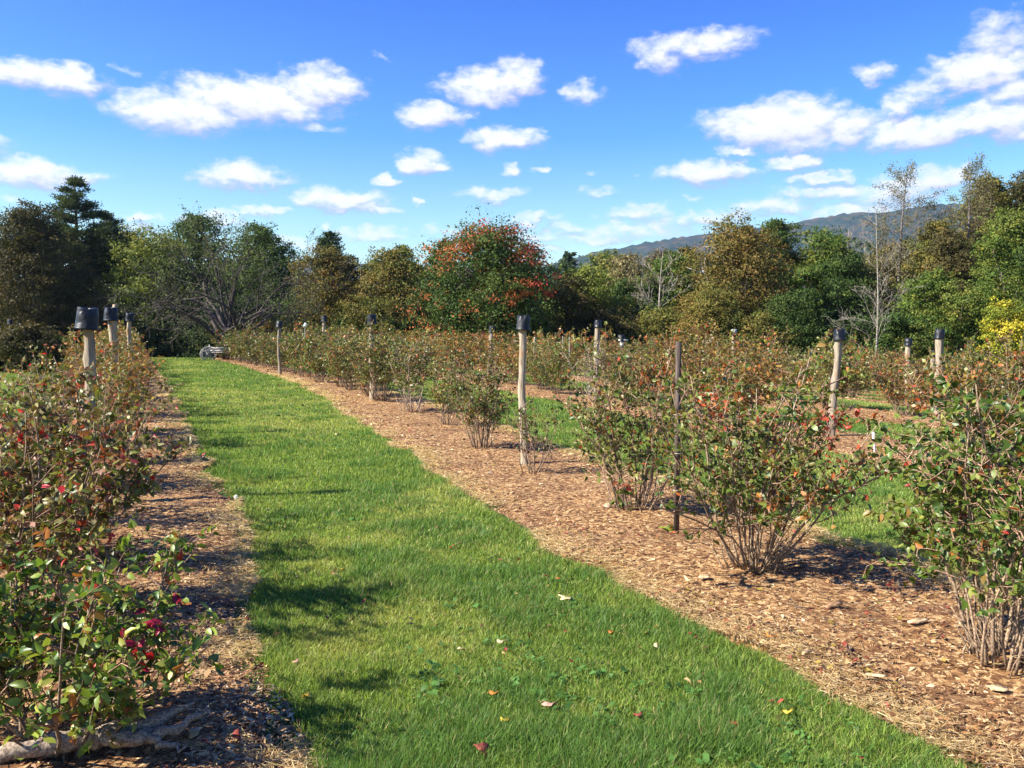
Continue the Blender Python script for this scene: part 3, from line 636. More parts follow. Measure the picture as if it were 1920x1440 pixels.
G_ = {'dgreen': [(4,(0.034,0.062,0.013)),(3,(0.051,0.087,0.016)),(1.5,(0.091,0.118,0.020))],
      'green': [(3,(0.055,0.095,0.016)),(3,(0.085,0.129,0.020)),(1.5,(0.146,0.162,0.027)),(.5,(0.244,0.213,0.036))],
      'olive': [(3,(0.073,0.090,0.018)),(3,(0.116,0.118,0.023)),(1.6,(0.183,0.140,0.032)),(.6,(0.244,0.146,0.036))],
      'orange': [(3,(0.086,0.086,0.019)),(3,(0.133,0.105,0.023)),(2,(0.172,0.105,0.027)),(.6,(0.226,0.101,0.028)),(1,(0.133,0.133,0.027))],
      'brown': [(3,(0.039,0.042,0.012)),(3,(0.065,0.056,0.018)),(1.5,(0.095,0.071,0.023)),(.8,(0.122,0.088,0.026))],
      'yellow': [(4,(0.122,0.157,0.018)),(3,(0.366,0.325,0.027)),(3,(0.512,0.403,0.032)),(1,(0.195,0.224,0.027))],
      'lgreen': [(3,(0.104,0.140,0.023)),(3,(0.159,0.185,0.029)),(1,(0.244,0.235,0.041))],
      'pine': [(4,(0.027,0.047,0.018)),(3,(0.043,0.067,0.022)),(1,(0.067,0.090,0.027))],
      'grey': [(3,(0.110,0.095,0.041)),(3,(0.159,0.129,0.054)),(2,(0.207,0.168,0.072)),(1,(0.098,0.112,0.027))]}
def tree_at(px, Y, top_py, wpx, pal, seed, label, kind='round', base_py=None, trunkcol=(.16, .13, .10), dens=1.0, patches=None, leaf=None, nl=None, cat='tree', name='broadleaf_tree', group='trees along the edge of the woods', prof='round', thin=1.0):
    X, Y = atY(px, Y); g = float(gz(X, Y)); h = CAM_H + (625 - top_py) / FPX * Y - g; w = wpx * 1.25 / FPX * Y
    base = max(.1, h * .05) if base_py is None else CAM_H + (625 - base_py) / FPX * Y - g
    rng = np.random.default_rng(seed); root = empty(name, (X, Y, g)); tag(root, label, cat, group)
    st, lf = MB(), MB(); leaf = leaf or .0025 * Y
    if kind == 'round':
        nl = nl or int(np.clip(h * w / 4.2, 9, 30)); area = (h - base) * w
        n_per = 42 * max(6, int(5.0 * area / (leaf ** 2 * .36) / nl / 42 * dens))
        n_per = min(n_per, 42 * 90)
        LB = lobes_crown(lf, rng, h, w, base, G_[pal], nl, leaf, n_per, patches=patches, prof=prof)
        trunk_to(st, rng, h, .022 * h + .06, LB, trunkcol)
    elif kind == 'pine':
        tube(st, [(0, 0, -.3), (.1, 0, h * .5), (0, .05, h)], [.02 * h + .08, .012 * h + .04, .03], 7, trunkcol)
        cs = np.array([p[1] for p in G_[pal]]); z = base; 
        while z < h - .15:
            t = (z - base) / (h - base); rr = w / 2 * (1.02 - t ** 1.25) * (1 - .5 * max(0, .22 - t) / .22); nb = rng.integers(5, 8)
            for q in range(nb):
                a = rng.uniform(0, 6.28); L = rr * rng.uniform(.55, 1.12) + .15; e_ = np.array([math.cos(a) * L, math.sin(a) * L, z + L * rng.uniform(.05, .40)]); p = np.array([0, 0, z])
                tube(st, [p, (p + e_) / 2 + np.array([0, 0, -.05 * L]), e_], [.05, .03, .012], 4, trunkcol, cap=False)
                nt_ = max(5, int(L * 9 * dens)); tt = rng.uniform(.25, 1.03, (nt_, 1)) ** .8; cc = p + (e_ - p) * tt + rng.normal(0, 1, (nt_, 3)) * np.array([.16, .16, .05]) * L * .55
                k = 16; P = (cc[:, None] + rng.normal(0, 1, (nt_, k, 3)) * np.array([.19, .19, .09]) * leaf * 6).reshape(-1, 3)
                D = np.repeat((e_ - p)[None] / L * .7, nt_ * k, 0) + rng.normal(0, .6, (nt_ * k, 3)) + np.array([0, 0, .35])
                N = rng.normal(0, .6, (nt_ * k, 3)) + np.array([0, 0, .8]); LL = leaf * 1.5 * rng.uniform(.6, 1.2, nt_ * k)
                cl = np.repeat(cs[rng.integers(0, len(cs), nt_)] * rng.uniform(.7, 1.3, (nt_, 1)), k, 0)
                leaves(lf, P, D, N, LL, LL * .33, cl, 'quad')
            z += rng.uniform(.30, .62) * max(.7, h / 14)
    elif kind == 'bare':
        tips = []; d0 = np.array([0, 0, 1.0]); col = np.array(trunkcol)
        n = 9; pts = np.array([[.02 * h * math.sin(t * 4 + seed), .02 * h * math.cos(t * 3), t * h - .3 * (t == 0)] for t in np.linspace(0, 1, n)])
        r0 = thin * (.011 * h + .03); rad = np.linspace(r0, .014, n); tube(st, pts, rad, 8, col)
        for q in range(int(26 * dens)):
            t = rng.uniform(.14, .95); i = min(n - 2, int(t * (n - 1))); p = pts[i] + (pts[i + 1] - pts[i]) * (t * (n - 1) - i); a = rng.uniform(0, 6.28)
            L = w * .5 * (1.15 - t) * rng.uniform(.7, 1.2) + .5
            branchy(st, lf, rng, p, (math.cos(a), math.sin(a), rng.uniform(.35, .9)), L, max(.012, r0 * .2 * (1.1 - t)), 1, 3, col, tips, wob=.12, up=.05, kids=(3, 6), ang=.6, shrink=.48, rmin=.0075)
        if pal:
            cs = np.array([p[1] for p in G_[pal]]); T = np.array([t_[0] for t_ in tips]); nk = 5; P = (T[:, None] + rng.normal(0, .16, (len(T), nk, 3))).reshape(-1, 3)
            LL = leaf * .8 * rng.uniform(.6, 1.2, len(P)); leaves(lf, P, rng.normal(0, 1, P.shape), rng.normal(0, .6, P.shape) + np.array([0, -.2, .6]), LL, LL * .6, cs[rng.integers(0, len(cs), len(P))], 'quad')
    st.obj('trunk', M_BARK, root)
    if lf.n: lf.obj('crown', M_TREE, root)
    return root
# left group
tree_at(148, 66, 338, 185, 'pine', 201, 'tall dark white pine topping the left group', 'pine', name='pine_tree', base_py=560)
tree_at(205, 70, 402, 170, 'pine', 202, 'shorter dark pine right of the tall left pine', 'pine', name='pine_tree', base_py=600)
tree_at(62, 58, 378, 150, 'brown', 203, 'big brownish maple in front of the tall left pine', prof='round', nl=24, dens=1.1)
tree_at(-15, 68, 398, 130, 'green', 204, 'grey-green tree cut by the left edge of the photo', dens=.8)
tree_at(235, 74, 420, 130, 'olive', 205, 'pale hazy green tree behind and right of the left pines', dens=.8)
tree_at(150, 60, 500, 120, 'brown', 206, 'low brown tree beneath the right side of the left pine')
tree_at(285, 66, 438, 150, 'lgreen', 207, 'bright green tree left of the bare apple tree')
tree_at(375, 72, 400, 150, 'dgreen', 208, 'dark olive tree right behind the apple tree crown')
tree_at(490, 70, 425, 170, 'dgreen', 209, 'dark green tree behind the right half of the apple tree')
tree_at(440, 60, 560, 170, 'pine', 262, 'near-black low growth behind the apple tree trunk')
tree_at(330, 68, 560, 180, 'dgreen', 210, 'low dark evergreen mass filling the end of the grass path', dens=1.1)
tree_at(200, 64, 560, 200, 'pine', 211, 'black-green undergrowth tree beneath the left pines', dens=1.0)
tree_at(40, 66, 560, 200, 'pine', 212, 'dark low tree behind the dome-shaped bush at the left', dens=1.0)
tree_at(560, 66, 560, 200, 'dgreen', 213, 'low dark tree behind the slender white-looking post', dens=1.0)
tree_at(610, 64, 462, 125, 'orange', 214, 'golden orange tree between apple tree and round green tree', nl=15)
tree_at(622, 82, 436, 66, 'pine', 215, 'small pointed pine rising behind the golden orange tree', 'pine', name='pine_tree', base_py=520)
tree_at(655, 78, 478, 110, 'brown', 216, 'dark brownish tree with bare twigs right of the golden tree', dens=.8)
tree_at(742, 64, 462, 160, 'olive', 217, 'broad round olive-green tree left of the red maple', nl=22, dens=1.1)
tree_at(755, 84, 446, 80, 'lgreen', 218, 'feathery pale treetop above the round olive-green tree', dens=.5)
tree_at(690, 60, 560, 130, 'olive', 219, 'low olive tree at the foot of the round olive-green tree')
tree_at(835, 76, 438, 80, 'dgreen', 220, 'dark treetop peeking out left of the red maple')
# the maple with red patches
def mpx(px, py, d=0.0, Y=50.): return ((px - 918) / FPX * Y, d, CAM_H + (625 - py) / FPX * Y - float(gz(*atY(918, Y))))
RED, ORG, SAL = (.48, .05, .04), (.34, .11, .035), (.38, .09, .055)
MP = [(mpx(830, 480, -1), 1.2, ORG, .75), (mpx(812, 560, -1.5), 1.0, ORG, .5), (mpx(795, 620, -1.5), 1.3, ORG, .6), (mpx(860, 455, -1), 1.2, ORG, .7), (mpx(935, 440, 0), 1.4, SAL, .6), (mpx(990, 460, 0), 1.6, SAL, .65),
      (mpx(1005, 495, -1.5), 1.0, SAL, .7), (mpx(1005, 535, -2.2), .6, RED, .6), (mpx(1013, 562, -2.2), .75, RED, .5), (mpx(1040, 515, -1), .7, RED, .5), (mpx(918, 500, -3), 3.2, ORG, .10), (mpx(975, 555, -2.5), .9, ORG, .6), (mpx(850, 610, -2.3), .9, ORG, .6), (mpx(840, 640, -2.5), .8, RED, .5)]
tree_at(918, 50, 430, 225, 'dgreen', 221, 'large round maple, green with red and orange patches at its edges', nl=34, dens=1.35, patches=MP, leaf=.145, group='maple trees')
# centre to right
tree_at(1062, 54, 520, 110, 'brown', 222, 'dark rusty small tree on the right flank of the red maple')
tree_at(1110, 56, 500, 130, 'lgreen', 223, 'light green tree just right of the red maple', nl=14)
tree_at(1065, 150, 455, 60, 'pine', 224, 'distant dark treetops just right of the red maple', dens=1, group='distant treetops')
tree_at(1135, 160, 462, 110, 'green', 225, 'distant rounded green treetop below the start of the ridge', group='distant treetops')
tree_at(1240, 150, 465, 130, 'brown', 226, 'distant brownish treetop under the middle of the ridge', group='distant treetops')
tree_at(1180, 70, 478, 150, 'grey', 227, 'thinly leaved grey-brown tree in the centre gap', dens=.8, trunkcol=(.3, .26, .22))
tree_at(1185, 60, 520, 140, 'dgreen', 228, 'dark green tree low in the centre gap')
tree_at(1255, 62, 478, 120, 'green', 229, 'medium green tree with pale bare tips left of the orange tree')
tree_at(1285, 66, 455, 90, 'olive', 230, 'olive tree partly hidden by the left side of the orange tree')
tree_at(1130, 54, 585, 150, 'brown', 231, 'rusty low thicket tree behind the straight smooth post', cat='tree')
tree_at(1235, 54, 580, 150, 'olive', 232, 'low olive thicket tree right of the board post')
tree_at(1375, 54, 415, 185, 'orange', 233, 'large orange-brown tree left of the ridge gap', nl=26, dens=1.05, trunkcol=(.42, .38, .33))
tree_at(1455, 60, 400, 120, 'dgreen', 234, 'tall dark green tree right behind the large orange tree', nl=18)
tree_at(1335, 50, 545, 150, 'olive', 235, 'lower golden olive tree in front of the large orange tree')
tree_at(1540, 58, 425, 130, 'green', 236, 'two-humped green tree below the ridge', nl=18)
tree_at(1575, 56, 465, 120, 'dgreen', 237, 'dark round tree left of the white bare tree')
tree_at(1500, 50, 545, 150, 'dgreen', 238, 'low dense dark tree in front of the two-humped tree')
tree_at(1640, 46, 400, 90, None, 239, 'slender white-barked bare tree against the dark woods', 'bare', trunkcol=(.22, .20, .16), name='bare_tree', dens=.9, thin=.62)
tree_at(1590, 66, 430, 120, None, 240, 'pale bare treetop left of the white-barked tree', 'bare', trunkcol=(.22, .20, .17), name='bare_tree', dens=.9, thin=.7)
tree_at(1240, 57, 474, 80, None, 260, 'pale dead-topped tree standing left of the orange-brown tree', 'bare', trunkcol=(.34, .30, .25), name='bare_tree', dens=.8)
tree_at(1200, 60, 500, 60, 'grey', 261, 'slim grey bare tree in the centre gap', 'bare', trunkcol=(.30, .27, .23), name='bare_tree', dens=.7)
tree_at(1690, 60, 325, 150, 'grey', 241, 'tall nearly bare tree with fan of twigs against the cloud', 'bare', trunkcol=(.15, .13, .12), name='bare_tree', dens=1.7)
tree_at(1670, 62, 460, 150, 'grey', 242, 'grey-brown leafy tree behind the white-barked tree', dens=.8)
tree_at(1760, 58, 405, 150, 'olive', 243, 'brownish olive tree left of the tall right-edge trees', dens=.9)
tree_at(1800, 60, 300, 120, 'grey', 244, 'tall dark bare-topped tree near the right edge', 'bare', trunkcol=(.13, .11, .10), name='bare_tree', dens=2.2)
tree_at(1850, 62, 312, 130, 'olive', 245, 'tallest leafy olive tree near the right edge', nl=18)
tree_at(1925, 60, 300, 120, 'brown', 246, 'tall brown-green tree cut by the right edge', nl=16)
tree_at(1895, 50, 375, 150, 'green', 247, 'big fresh green tree at the right edge under the tall ones', nl=22)
tree_at(1745, 50, 500, 130, 'green', 248, 'mid-height green tree right of the white-barked tree', nl=14)
tree_at(1800, 48, 540, 120, 'green', 249, 'green tree with yellow tips behind the thick whitish post')
tree_at(1880, 42, 565, 95, 'yellow', 250, 'bright yellow-leaved small tree at the right edge', nl=10, dens=1.0)
tree_at(1690, 50, 570, 130, 'dgreen', 251, 'low dark green tree right of the white-barked trunk')
tree_at(1610, 50, 590, 120, 'dgreen', 252, 'low dark tree left of the white-barked trunk')
tree_at(1420, 49, 590, 120, 'olive', 253, 'low tree behind the torn white wrap')
tree_at(1985, 46, 420, 150, 'dgreen', 254, 'dark tree just outside the right edge')
tree_at(1780, 56, 420, 120, 'brown', 255, 'thin brown tree between the two bare-topped trees', dens=.7)
tree_at(1945, 44, 600, 130, 'dgreen', 256, 'low dark shrubby tree at the foot of the right-edge trees')
tree_at(860, 66, 560, 150, 'dgreen', 257, 'dark low tree showing beneath the maple crown on its left')
tree_at(1030, 62, 580, 150, 'dgreen', 258, 'dark low tree showing beneath the maple crown on its right')
# dark wood behind everything and brush at its foot
rng = np.random.default_rng(99); lf = MB(); st = MB()
for i in range(120):
    Yt = rng.uniform(92, 170); px = rng.uniform(-260, 2180); X, _ = atY(px, Yt); g = float(gz(X, Yt))
    top = np.interp(px, [-260, 250, 600, 900, 1100, 1500, 1700, 2200], [470, 470, 500, 500, 492, 478, 440, 400]) + rng.uniform(-12, 30)
    h = CAM_H + (625 - top) / FPX * Yt - g; w_ = h * .7
    t0 = MB(); LB = lobes_crown(t0, rng, h, w_, .5, G_[rng.choice(['dgreen', 'olive', 'brown', 'green', 'pine'])], 7, .55, 42 * 8)
    for a_, b_, c_ in zip(t0.v, t0.f, t0.c): lf.v.append(a_ + np.array([X, Yt, g], np.float32)); lf.c.append(c_)
    nn = 0
    for b_, v_ in zip(t0.f, t0.v): lf.f.append(b_ + lf.n)
    lf.n += t0.n
tag(lf.obj('distant_woods', M_TREE), 'dense mass of woodland filling the gaps behind the single trees', 'woods', kind='stuff')
lf = MB()
for i in range(150):
    px = -200 + i * 15.5 + rng.uniform(-6, 6); Yt = np.interp(px, [-200, 300, 480, 900, 1300, 1900, 2200], [66, 64, 60, 57, 53, 47, 45]) + rng.uniform(-1.5, 4); X, _ = atY(px, Yt); g = float(gz(X, Yt)) 
    t0 = MB(); lobes_crown(t0, rng, rng.uniform(1.6, 3.2), rng.uniform(3, 4.5), .1, G_[rng.choice(['dgreen', 'dgreen', 'olive', 'brown'])], 5, .17, 42 * 8)
    for a_, b_, c_ in zip(t0.v, t0.f, t0.c): lf.v.append(a_ + np.array([X, Yt, g], np.float32)); lf.c.append(c_); lf.f.append(b_ + lf.n)
    lf.n += t0.n
tag(lf.obj('undergrowth', M_TREE), 'tangled brush along the foot of the woods', 'undergrowth', kind='stuff')
# old apple tree, wide and twiggy
X, Y = atY(428, 53); g = float(gz(X, Y)); root = empty('apple_tree', (X, Y, g)); tag(root, 'wide old apple tree with a mass of bare grey twigs and few leaves', 'tree')
rng = np.random.default_rng(77); st, lf, tips = MB(), MB(), []; bc = np.array([.055, .045, .038])
for (dx, L, r) in ((-.35, 1.6, .16), (.0, 1.9, .18), (.3, 1.5, .14), (.12, 1.4, .12)):
    b0 = np.array([dx * .6, rng.uniform(-.2, .2), -.2]); t1 = b0 + np.array([dx * 1.4, rng.uniform(-.2, .2), L]); tube(st, [b0, (b0 + t1) / 2, t1], [r, r * .85, r * .75], 8, bc)
    for q in range(5):
        a = rng.uniform(0, 6.28); e_ = rng.uniform(.1, 1.0) ** 1.3 * 2.6
        branchy(st, lf, rng, t1, (math.cos(a) * 1.15 + dx, math.sin(a) * .8, e_), rng.uniform(3.3, 4.9), r * .75, 1, 4, bc * rng.uniform(.8, 1.5), tips, wob=.17, up=.0, kids=(3, 6), ang=.8, shrink=.60, rmin=.010)
st.obj('trunk', M_BARK, root)
T = np.array([t_[0] for t_ in tips]); keep = rng.random(len(T)) < np.clip((T[:, 2] - 2.0) / 9, 0, 1) * np.where(T[:, 0] < 0, 1.0, .75) + .05; T = T[keep]
P = (T[:, None] + rng.normal(0, .15, (len(T), 7, 3))).reshape(-1, 3); cs = np.array([(.06, .085, .02), (.09, .115, .03), (.13, .15, .04), (.05, .065, .02)])
LL = .13 * rng.uniform(.6, 1.3, len(P)); leaves(lf, P, rng.normal(0, 1, P.shape), rng.normal(0, .6, P.shape) + np.array([-.3, -.2, .6]), LL, LL * .6, cs[rng.integers(0, 4, len(P))], 'quad')
lf.obj('crown', M_TREE, root)
print('apple extents', T.min(0), T.max(0), len(tips), st.n)
# round bush at the far left and golden shrub by the apple tree, yellow plant
def mound(px, Y, top_py, wpx, pal, seed, label, name='round_bush', cat='bush', leaf=.11, cols=None):
    X, Y = atY(px, Y); g = float(gz(X, Y)); h = CAM_H + (625 - top_py) / FPX * Y - g; w_ = wpx / FPX * Y; rg = np.random.default_rng(seed)
    root = empty(name, (X, Y, g)); tag(root, label, cat); lf, st = MB(), MB()
    LB = lobes_crown(lf, rg, h, w_, .05, G_[pal], 12, leaf, 42 * 30, spread=.5); 
    for c, lr in LB:
        tube(st, [(0, 0, -.1), c * .5 + rg.normal(0, .05, 3), c], [.03, .02, .01], 4, (.2, .16, .12))
    st.obj('stems', M_STEM, root); lf.obj('foliage', M_TREE, root)
mound(55, 36, 612, 130, 'brown', 301, 'dome-shaped brown bush at the left edge beyond the grass strip')
mound(-25, 37, 622, 90, 'brown', 302, 'reddish brown mound of bush cut by the left edge', leaf=.10)
mound(100, 40, 628, 50, 'dgreen', 303, 'dark green mound on the right flank of the dome-shaped bush', leaf=.10)
mound(500, 58, 608, 120, 'orange', 304, 'golden orange shrub under the right limb of the apple tree', leaf=.14)
mound(418, 50, 682, 22, 'yellow', 305, 'low yellow leafy plant at the far end of the right mulch bed', name='yellow_plant', cat='plant', leaf=.09)
# old cart at the end of the path
X, Y = atY(405, 52); e = empty('wooden_cart', (X, Y, float(gz(X, Y))), .25); tag(e, 'old weathered wooden cart with spoked wheel at the far end of the path', 'cart')
gw = (.36, .34, .31)
def wheel(yo):
    mb = MB(); a_ = np.linspace(0, 2 * math.pi, 25); tube(mb, np.stack([-.45 + .42 * np.cos(a_), yo + 0 * a_, .42 + .42 * np.sin(a_)], 1), np.full(25, .035), 6, gw)
    w_ = mb.obj('wheel', M_WOOD, e); mb = MB()
    for q in range(10):
        c_, s_ = math.cos(q * .628), math.sin(q * .628); tube(mb, [(-.45, yo, .42), (-.45 + .4 * c_, yo, .42 + .4 * s_)], [.02, .018], 5, gw)
    tube(mb, [(-.45, yo - .07, .42), (-.45, yo + .07, .42)], [.07, .07], 8, gw); mb.obj('spokes', M_WOOD, w_)
wheel(-.5); wheel(.5)
mb = MB(); box(mb, (.35, 0, .5), (1.9, .85, .05), gw)
for q in range(2):
    for yy in (-.43, .43): box(mb, (.35, yy, .60 + .16 * q), (1.9, .03, .12), gw)
mb.obj('bed', M_WOOD, e)
mb = MB(); tube(mb, [(-.45, -.5, .42), (-.45, .5, .42)], [.03, .03], 6, gw); mb.obj('axle', M_WOOD, e)
for yy in (-.3, .3):
    mb = MB(); tube(mb, [(1.2, yy, .5), (2.4, yy, .12)], [.035, .03], 6, gw); mb.obj('shaft', M_WOOD, e)
for xx in (-.35, .55):
    mb = MB(); tube(mb, [(xx, -.43, .45), (xx, -.43, .98)], [.035, .035], 6, (.5, .48, .45)); mb.obj('stake', M_WOOD, e)

# ------------------------------------------------------------------ small things on the ground
def ground_leaf(px, py, size, col, label, kind='round'):
    X, Y = at(px, py); rg = np.random.default_rng(int(px * 3 + py)); z = float(top_z(X, Y)) + (.045 if not bed_mask(np.array(X), np.array(Y)) else .015)
    mb = MB(); n = 14; a_ = np.arange(n) * 2 * math.pi / n
    rr = (1 + .35 * np.cos(a_ * 5) * (kind == 'maple') + .08 * rg.normal(0, 1, n)) * np.where(kind == 'maple', 1, np.sqrt(np.cos(a_) ** 2 + .25 * np.sin(a_) ** 2))
    v = np.stack([rr * np.cos(a_), rr * np.sin(a_), .25 * np.cos(a_ * 2 + 1) + .1 * rg.normal(0, 1, n)], 1) * size / 2
    v = np.concatenate([v, [[0, 0, -.05 * size]], v - [0, 0, .0015], [[0, 0, -.05 * size - .0015]]])
    f = [(i, (i + 1) % n, n) for i in range(n)] + [(n + 1 + (i + 1) % n, n + 1 + i, 2 * n + 1) for i in range(n)] + [(i, n + 1 + i, (i + 1) % n) for i in range(n)] + [((i + 1) % n, n + 1 + i, n + 1 + (i + 1) % n) for i in range(n)]
    mb.add(v, f, np.array(col)); tube(mb, [(-.5 * size * .9, 0, 0), (-.8 * size, .1 * size, .005)], [.0012, .001], 4, np.array(col) * .7)
    o = mb.obj('fallen_leaf', M_LEAF); o.location = (X, Y, z); o.rotation_euler = (rg.uniform(-.2, .5), rg.uniform(-.4, .1), rg.uniform(0, 6.28)); tag(o, label, 'leaf', 'fallen autumn leaves')
YEL, CRM, ORN, PNK, RDB = (.62, .42, .05), (.66, .55, .30), (.60, .22, .04), (.50, .27, .20), (.30, .07, .05)
for a_ in [(643,1079,.045,YEL,'small yellow leaf high on the left half of the grass path'),(1060,1133,.075,CRM,'large cream leaf lying on the grass near the right mulch edge','maple'),
 (575,1321,.065,YEL,'yellow-orange leaf on the grass at the bottom left by the mulch'),(928,1316,.05,ORN,'orange upright leaf on the grass at bottom centre'),(1031,1337,.06,PNK,'pinkish tan leaf on the grass right of the orange one','maple'),
 (947,1368,.05,YEL,'golden oval leaf on the grass nearest the camera'),(940,1217,.05,CRM,'pale leaf on the grass below the centre'),(1147,1200,.04,ORN,'tiny orange-brown leaf on the grass by the right edge'),
 (1195,1358,.055,RDB,'red-brown leaf on the grass at the lower right'),(555,1256,.045,PNK,'pinkish leaf at the left border of the grass'),(906,1424,.06,RDB,'dark red leaf at the bottom edge of the path','maple'),
 (631,819,.06,CRM,'pale leaf on the distant grass, right one of two'),(598,815,.05,YEL,'yellowish leaf on the distant grass, left one of two'),(1443,1223,.05,ORN,'bright orange leaf on the right mulch'),
 (1292,1105,.07,CRM,'cream oval leaf on the mulch below the stake'),(1252,1007,.13,(.30,.42,.03),'bright lime green leaf lying at the foot of the square stake','maple'),(1513,969,.05,YEL,'yellow leaf on the mulch behind the wide bush'),
 (865,1232,.04,CRM,'small straw-coloured leaf in the grass, left of centre'),(1230,1226,.04,CRM,'small whitish leaf on the right side of the grass'),(1477,1352,.045,YEL,'yellow speck of leaf near the bottom right mulch edge'),
 (845,1037,.045,ORN,'orange leaf bit on the grass in the upper middle of the path'),(1047,1096,.035,ORN,'tiny orange leaf next to the large cream leaf'),(445,1403,.055,RDB,'reddish leaf on the bottom left mulch'),(368,1398,.06,CRM,'buff leaf on the mulch at the bottom left','maple')]: ground_leaf(*a_)
def chunk(px, py, L, W, H, col, rz, label):
    X, Y = at(px, py); rg = np.random.default_rng(px); mb = MB(); n = 7; t = np.linspace(-.5, .5, n)
    top = np.stack([t * L, W * .5 * (1 - (2 * np.abs(t)) ** 5 * .5) + rg.normal(0, .11, n) * W, H * .6 * rg.uniform(.4, 1, n)], 1); bot = top * [1, -1, 1] + rg.normal(0, .05, (n, 3)) * W * [0, 1, 0]
    v = np.concatenate([top, bot, top * [1, 1, 0], bot * [1, 1, 0]]); f = []
    for i in range(n - 1):
        f += [(i, n + i, n + i + 1), (i, n + i + 1, i + 1), (i, i + 1, 2 * n + i + 1), (i, 2 * n + i + 1, 2 * n + i), (n + i, 3 * n + i + 1, n + i + 1), (n + i, 3 * n + i, 3 * n + i + 1)]
    f += [(0, 2 * n, n), (n, 2 * n, 3 * n), (n - 1, 2 * n - 1, 3 * n - 1), (2 * n - 1, 4 * n - 1, 3 * n - 1)]
    mb.add(v, f, col); o = mb.obj('wood_chunk', M_WOOD); o.location = (X, Y, float(top_z(X, Y)) + .012); o.rotation_euler = (.08, -.06, rz); tag(o, label, 'wood chip', 'large pieces of wood on the mulch')
chunk(1722, 1190, .13, .032, .016, (.46, .34, .20), .25, 'long pale splinter of wood on the mulch left of the edge bush')
chunk(1562, 1156, .12, .045, .025, (.26, .15, .08), .5, 'brown slab of bark on the mulch below the shade of the wide bush')
chunk(1868, 1312, .09, .045, .018, (.46, .33, .18), -.7, 'cream flat chip at the right edge below the tall green bush')
chunk(1140, 966, .10, .06, .02, (.45, .30, .18), 1.3, 'tan square chip on the mulch left of the olive and green shrub')
chunk(1320, 1100, .07, .04, .014, (.45, .33, .19), .1, 'light oval chip on the mulch left below the wide bush')
chunk(1640, 1290, .10, .02, .014, (.48, .34, .19), -.3, 'thin pale chip on the mulch at the lower right')
chunk(1510, 1250, .08, .02, .012, (.50, .33, .18), .9, 'narrow tan chip near the orange leaf on the mulch')
# grey driftwood-like log at the bottom left
X, Y = at(205, 1425); mb = MB(); lc = (.27, .215, .155); rg = np.random.default_rng(8)
def gnarl(p, r, k=9):
    p = np.array(p, float); t = np.linspace(0, len(p) - 1, len(p) * 5); q = np.stack([np.interp(t, range(len(p)), p[:, i]) for i in range(3)], 1) + rg.normal(0, .006, (len(t), 3))
    tube(mb, q, np.interp(t, range(len(p)), r) * rg.uniform(.82, 1.18, len(t)), k, lc)
gnarl([(-.50, -.16, .02), (-.28, -.10, .04), (-.06, .0, .05), (.12, .07, .055), (.26, .18, .10)], [.018, .034, .042, .034, .006])
gnarl([(-.06, 0, .05), (.10, -.02, .045), (.22, .03, .05), (.34, .14, .09)], [.036, .028, .022, .005], 7)
gnarl([(.08, .05, .05), (.19, -.02, .035), (.31, -.03, .02)], [.022, .018, .005], 6)
gnarl([(-.2, -.07, .06), (-.25, .06, .10), (-.16, .18, .07)], [.022, .015, .004], 6)
gnarl([(-.35, -.12, .04), (-.46, .02, .09), (-.60, .08, .07)], [.02, .014, .004], 6)
o = mb.obj('driftwood_log', M_STEM); o.location = (X, Y, float(top_z(X, Y)) + .01); tag(o, 'grey weathered forked log lying under the bottom left bush', 'log')
# dandelions
X, Y = at(444, 962); e = empty('dandelion_clock', (X, Y, float(top_z(X, Y)))); tag(e, 'white dandelion seed head standing at the left border of the grass', 'flower')
mb = MB(); tube(mb, [(0, 0, 0), (.004, 0, .07), (-.004, 0, .135)], [.0025, .002, .002], 6, (.22, .30, .08)); mb.obj('stem', M_PLAIN, e)
rg = np.random.default_rng(3); mb = MB(); dr = nrm(rg.normal(0, 1, (240, 3))); c0 = np.array([-.004, 0, .148])
leaves(mb, c0 + dr * .004, dr, rg.normal(0, 1, (240, 3)), np.full(240, .016), np.full(240, .0016), np.full((240, 3), .75), 'quad')
leaves(mb, c0 + dr * .018, rg.normal(0, 1, (240, 3)), dr, np.full(240, .007), np.full(240, .006), np.full((240, 3), .82), 'quad'); mb.obj('seed_head', M_LEAF, e)
X, Y = at(447, 958); e = empty('dandelion_flower', (X, Y, float(top_z(X, Y)))); tag(e, 'small yellow dandelion bloom just below the seed head', 'flower')
mb = MB(); tube(mb, [(0, 0, 0), (0, 0, .06)], [.002, .002], 6, (.2, .28, .08)); mb.obj('stem', M_PLAIN, e)
mb = MB(); aa = rg.uniform(0, 6.28, 70); leaves(mb, np.tile([[0, 0, .06]], (70, 1)), np.stack([np.cos(aa), np.sin(aa), rg.uniform(.1, 1.2, 70)], 1), np.tile([[0, 0, 1.]], (70, 1)), np.full(70, .018), np.full(70, .004), np.tile([[.75, .55, .02]], (70, 1)), 'quad'); mb.obj('bloom', M_LEAF, e)

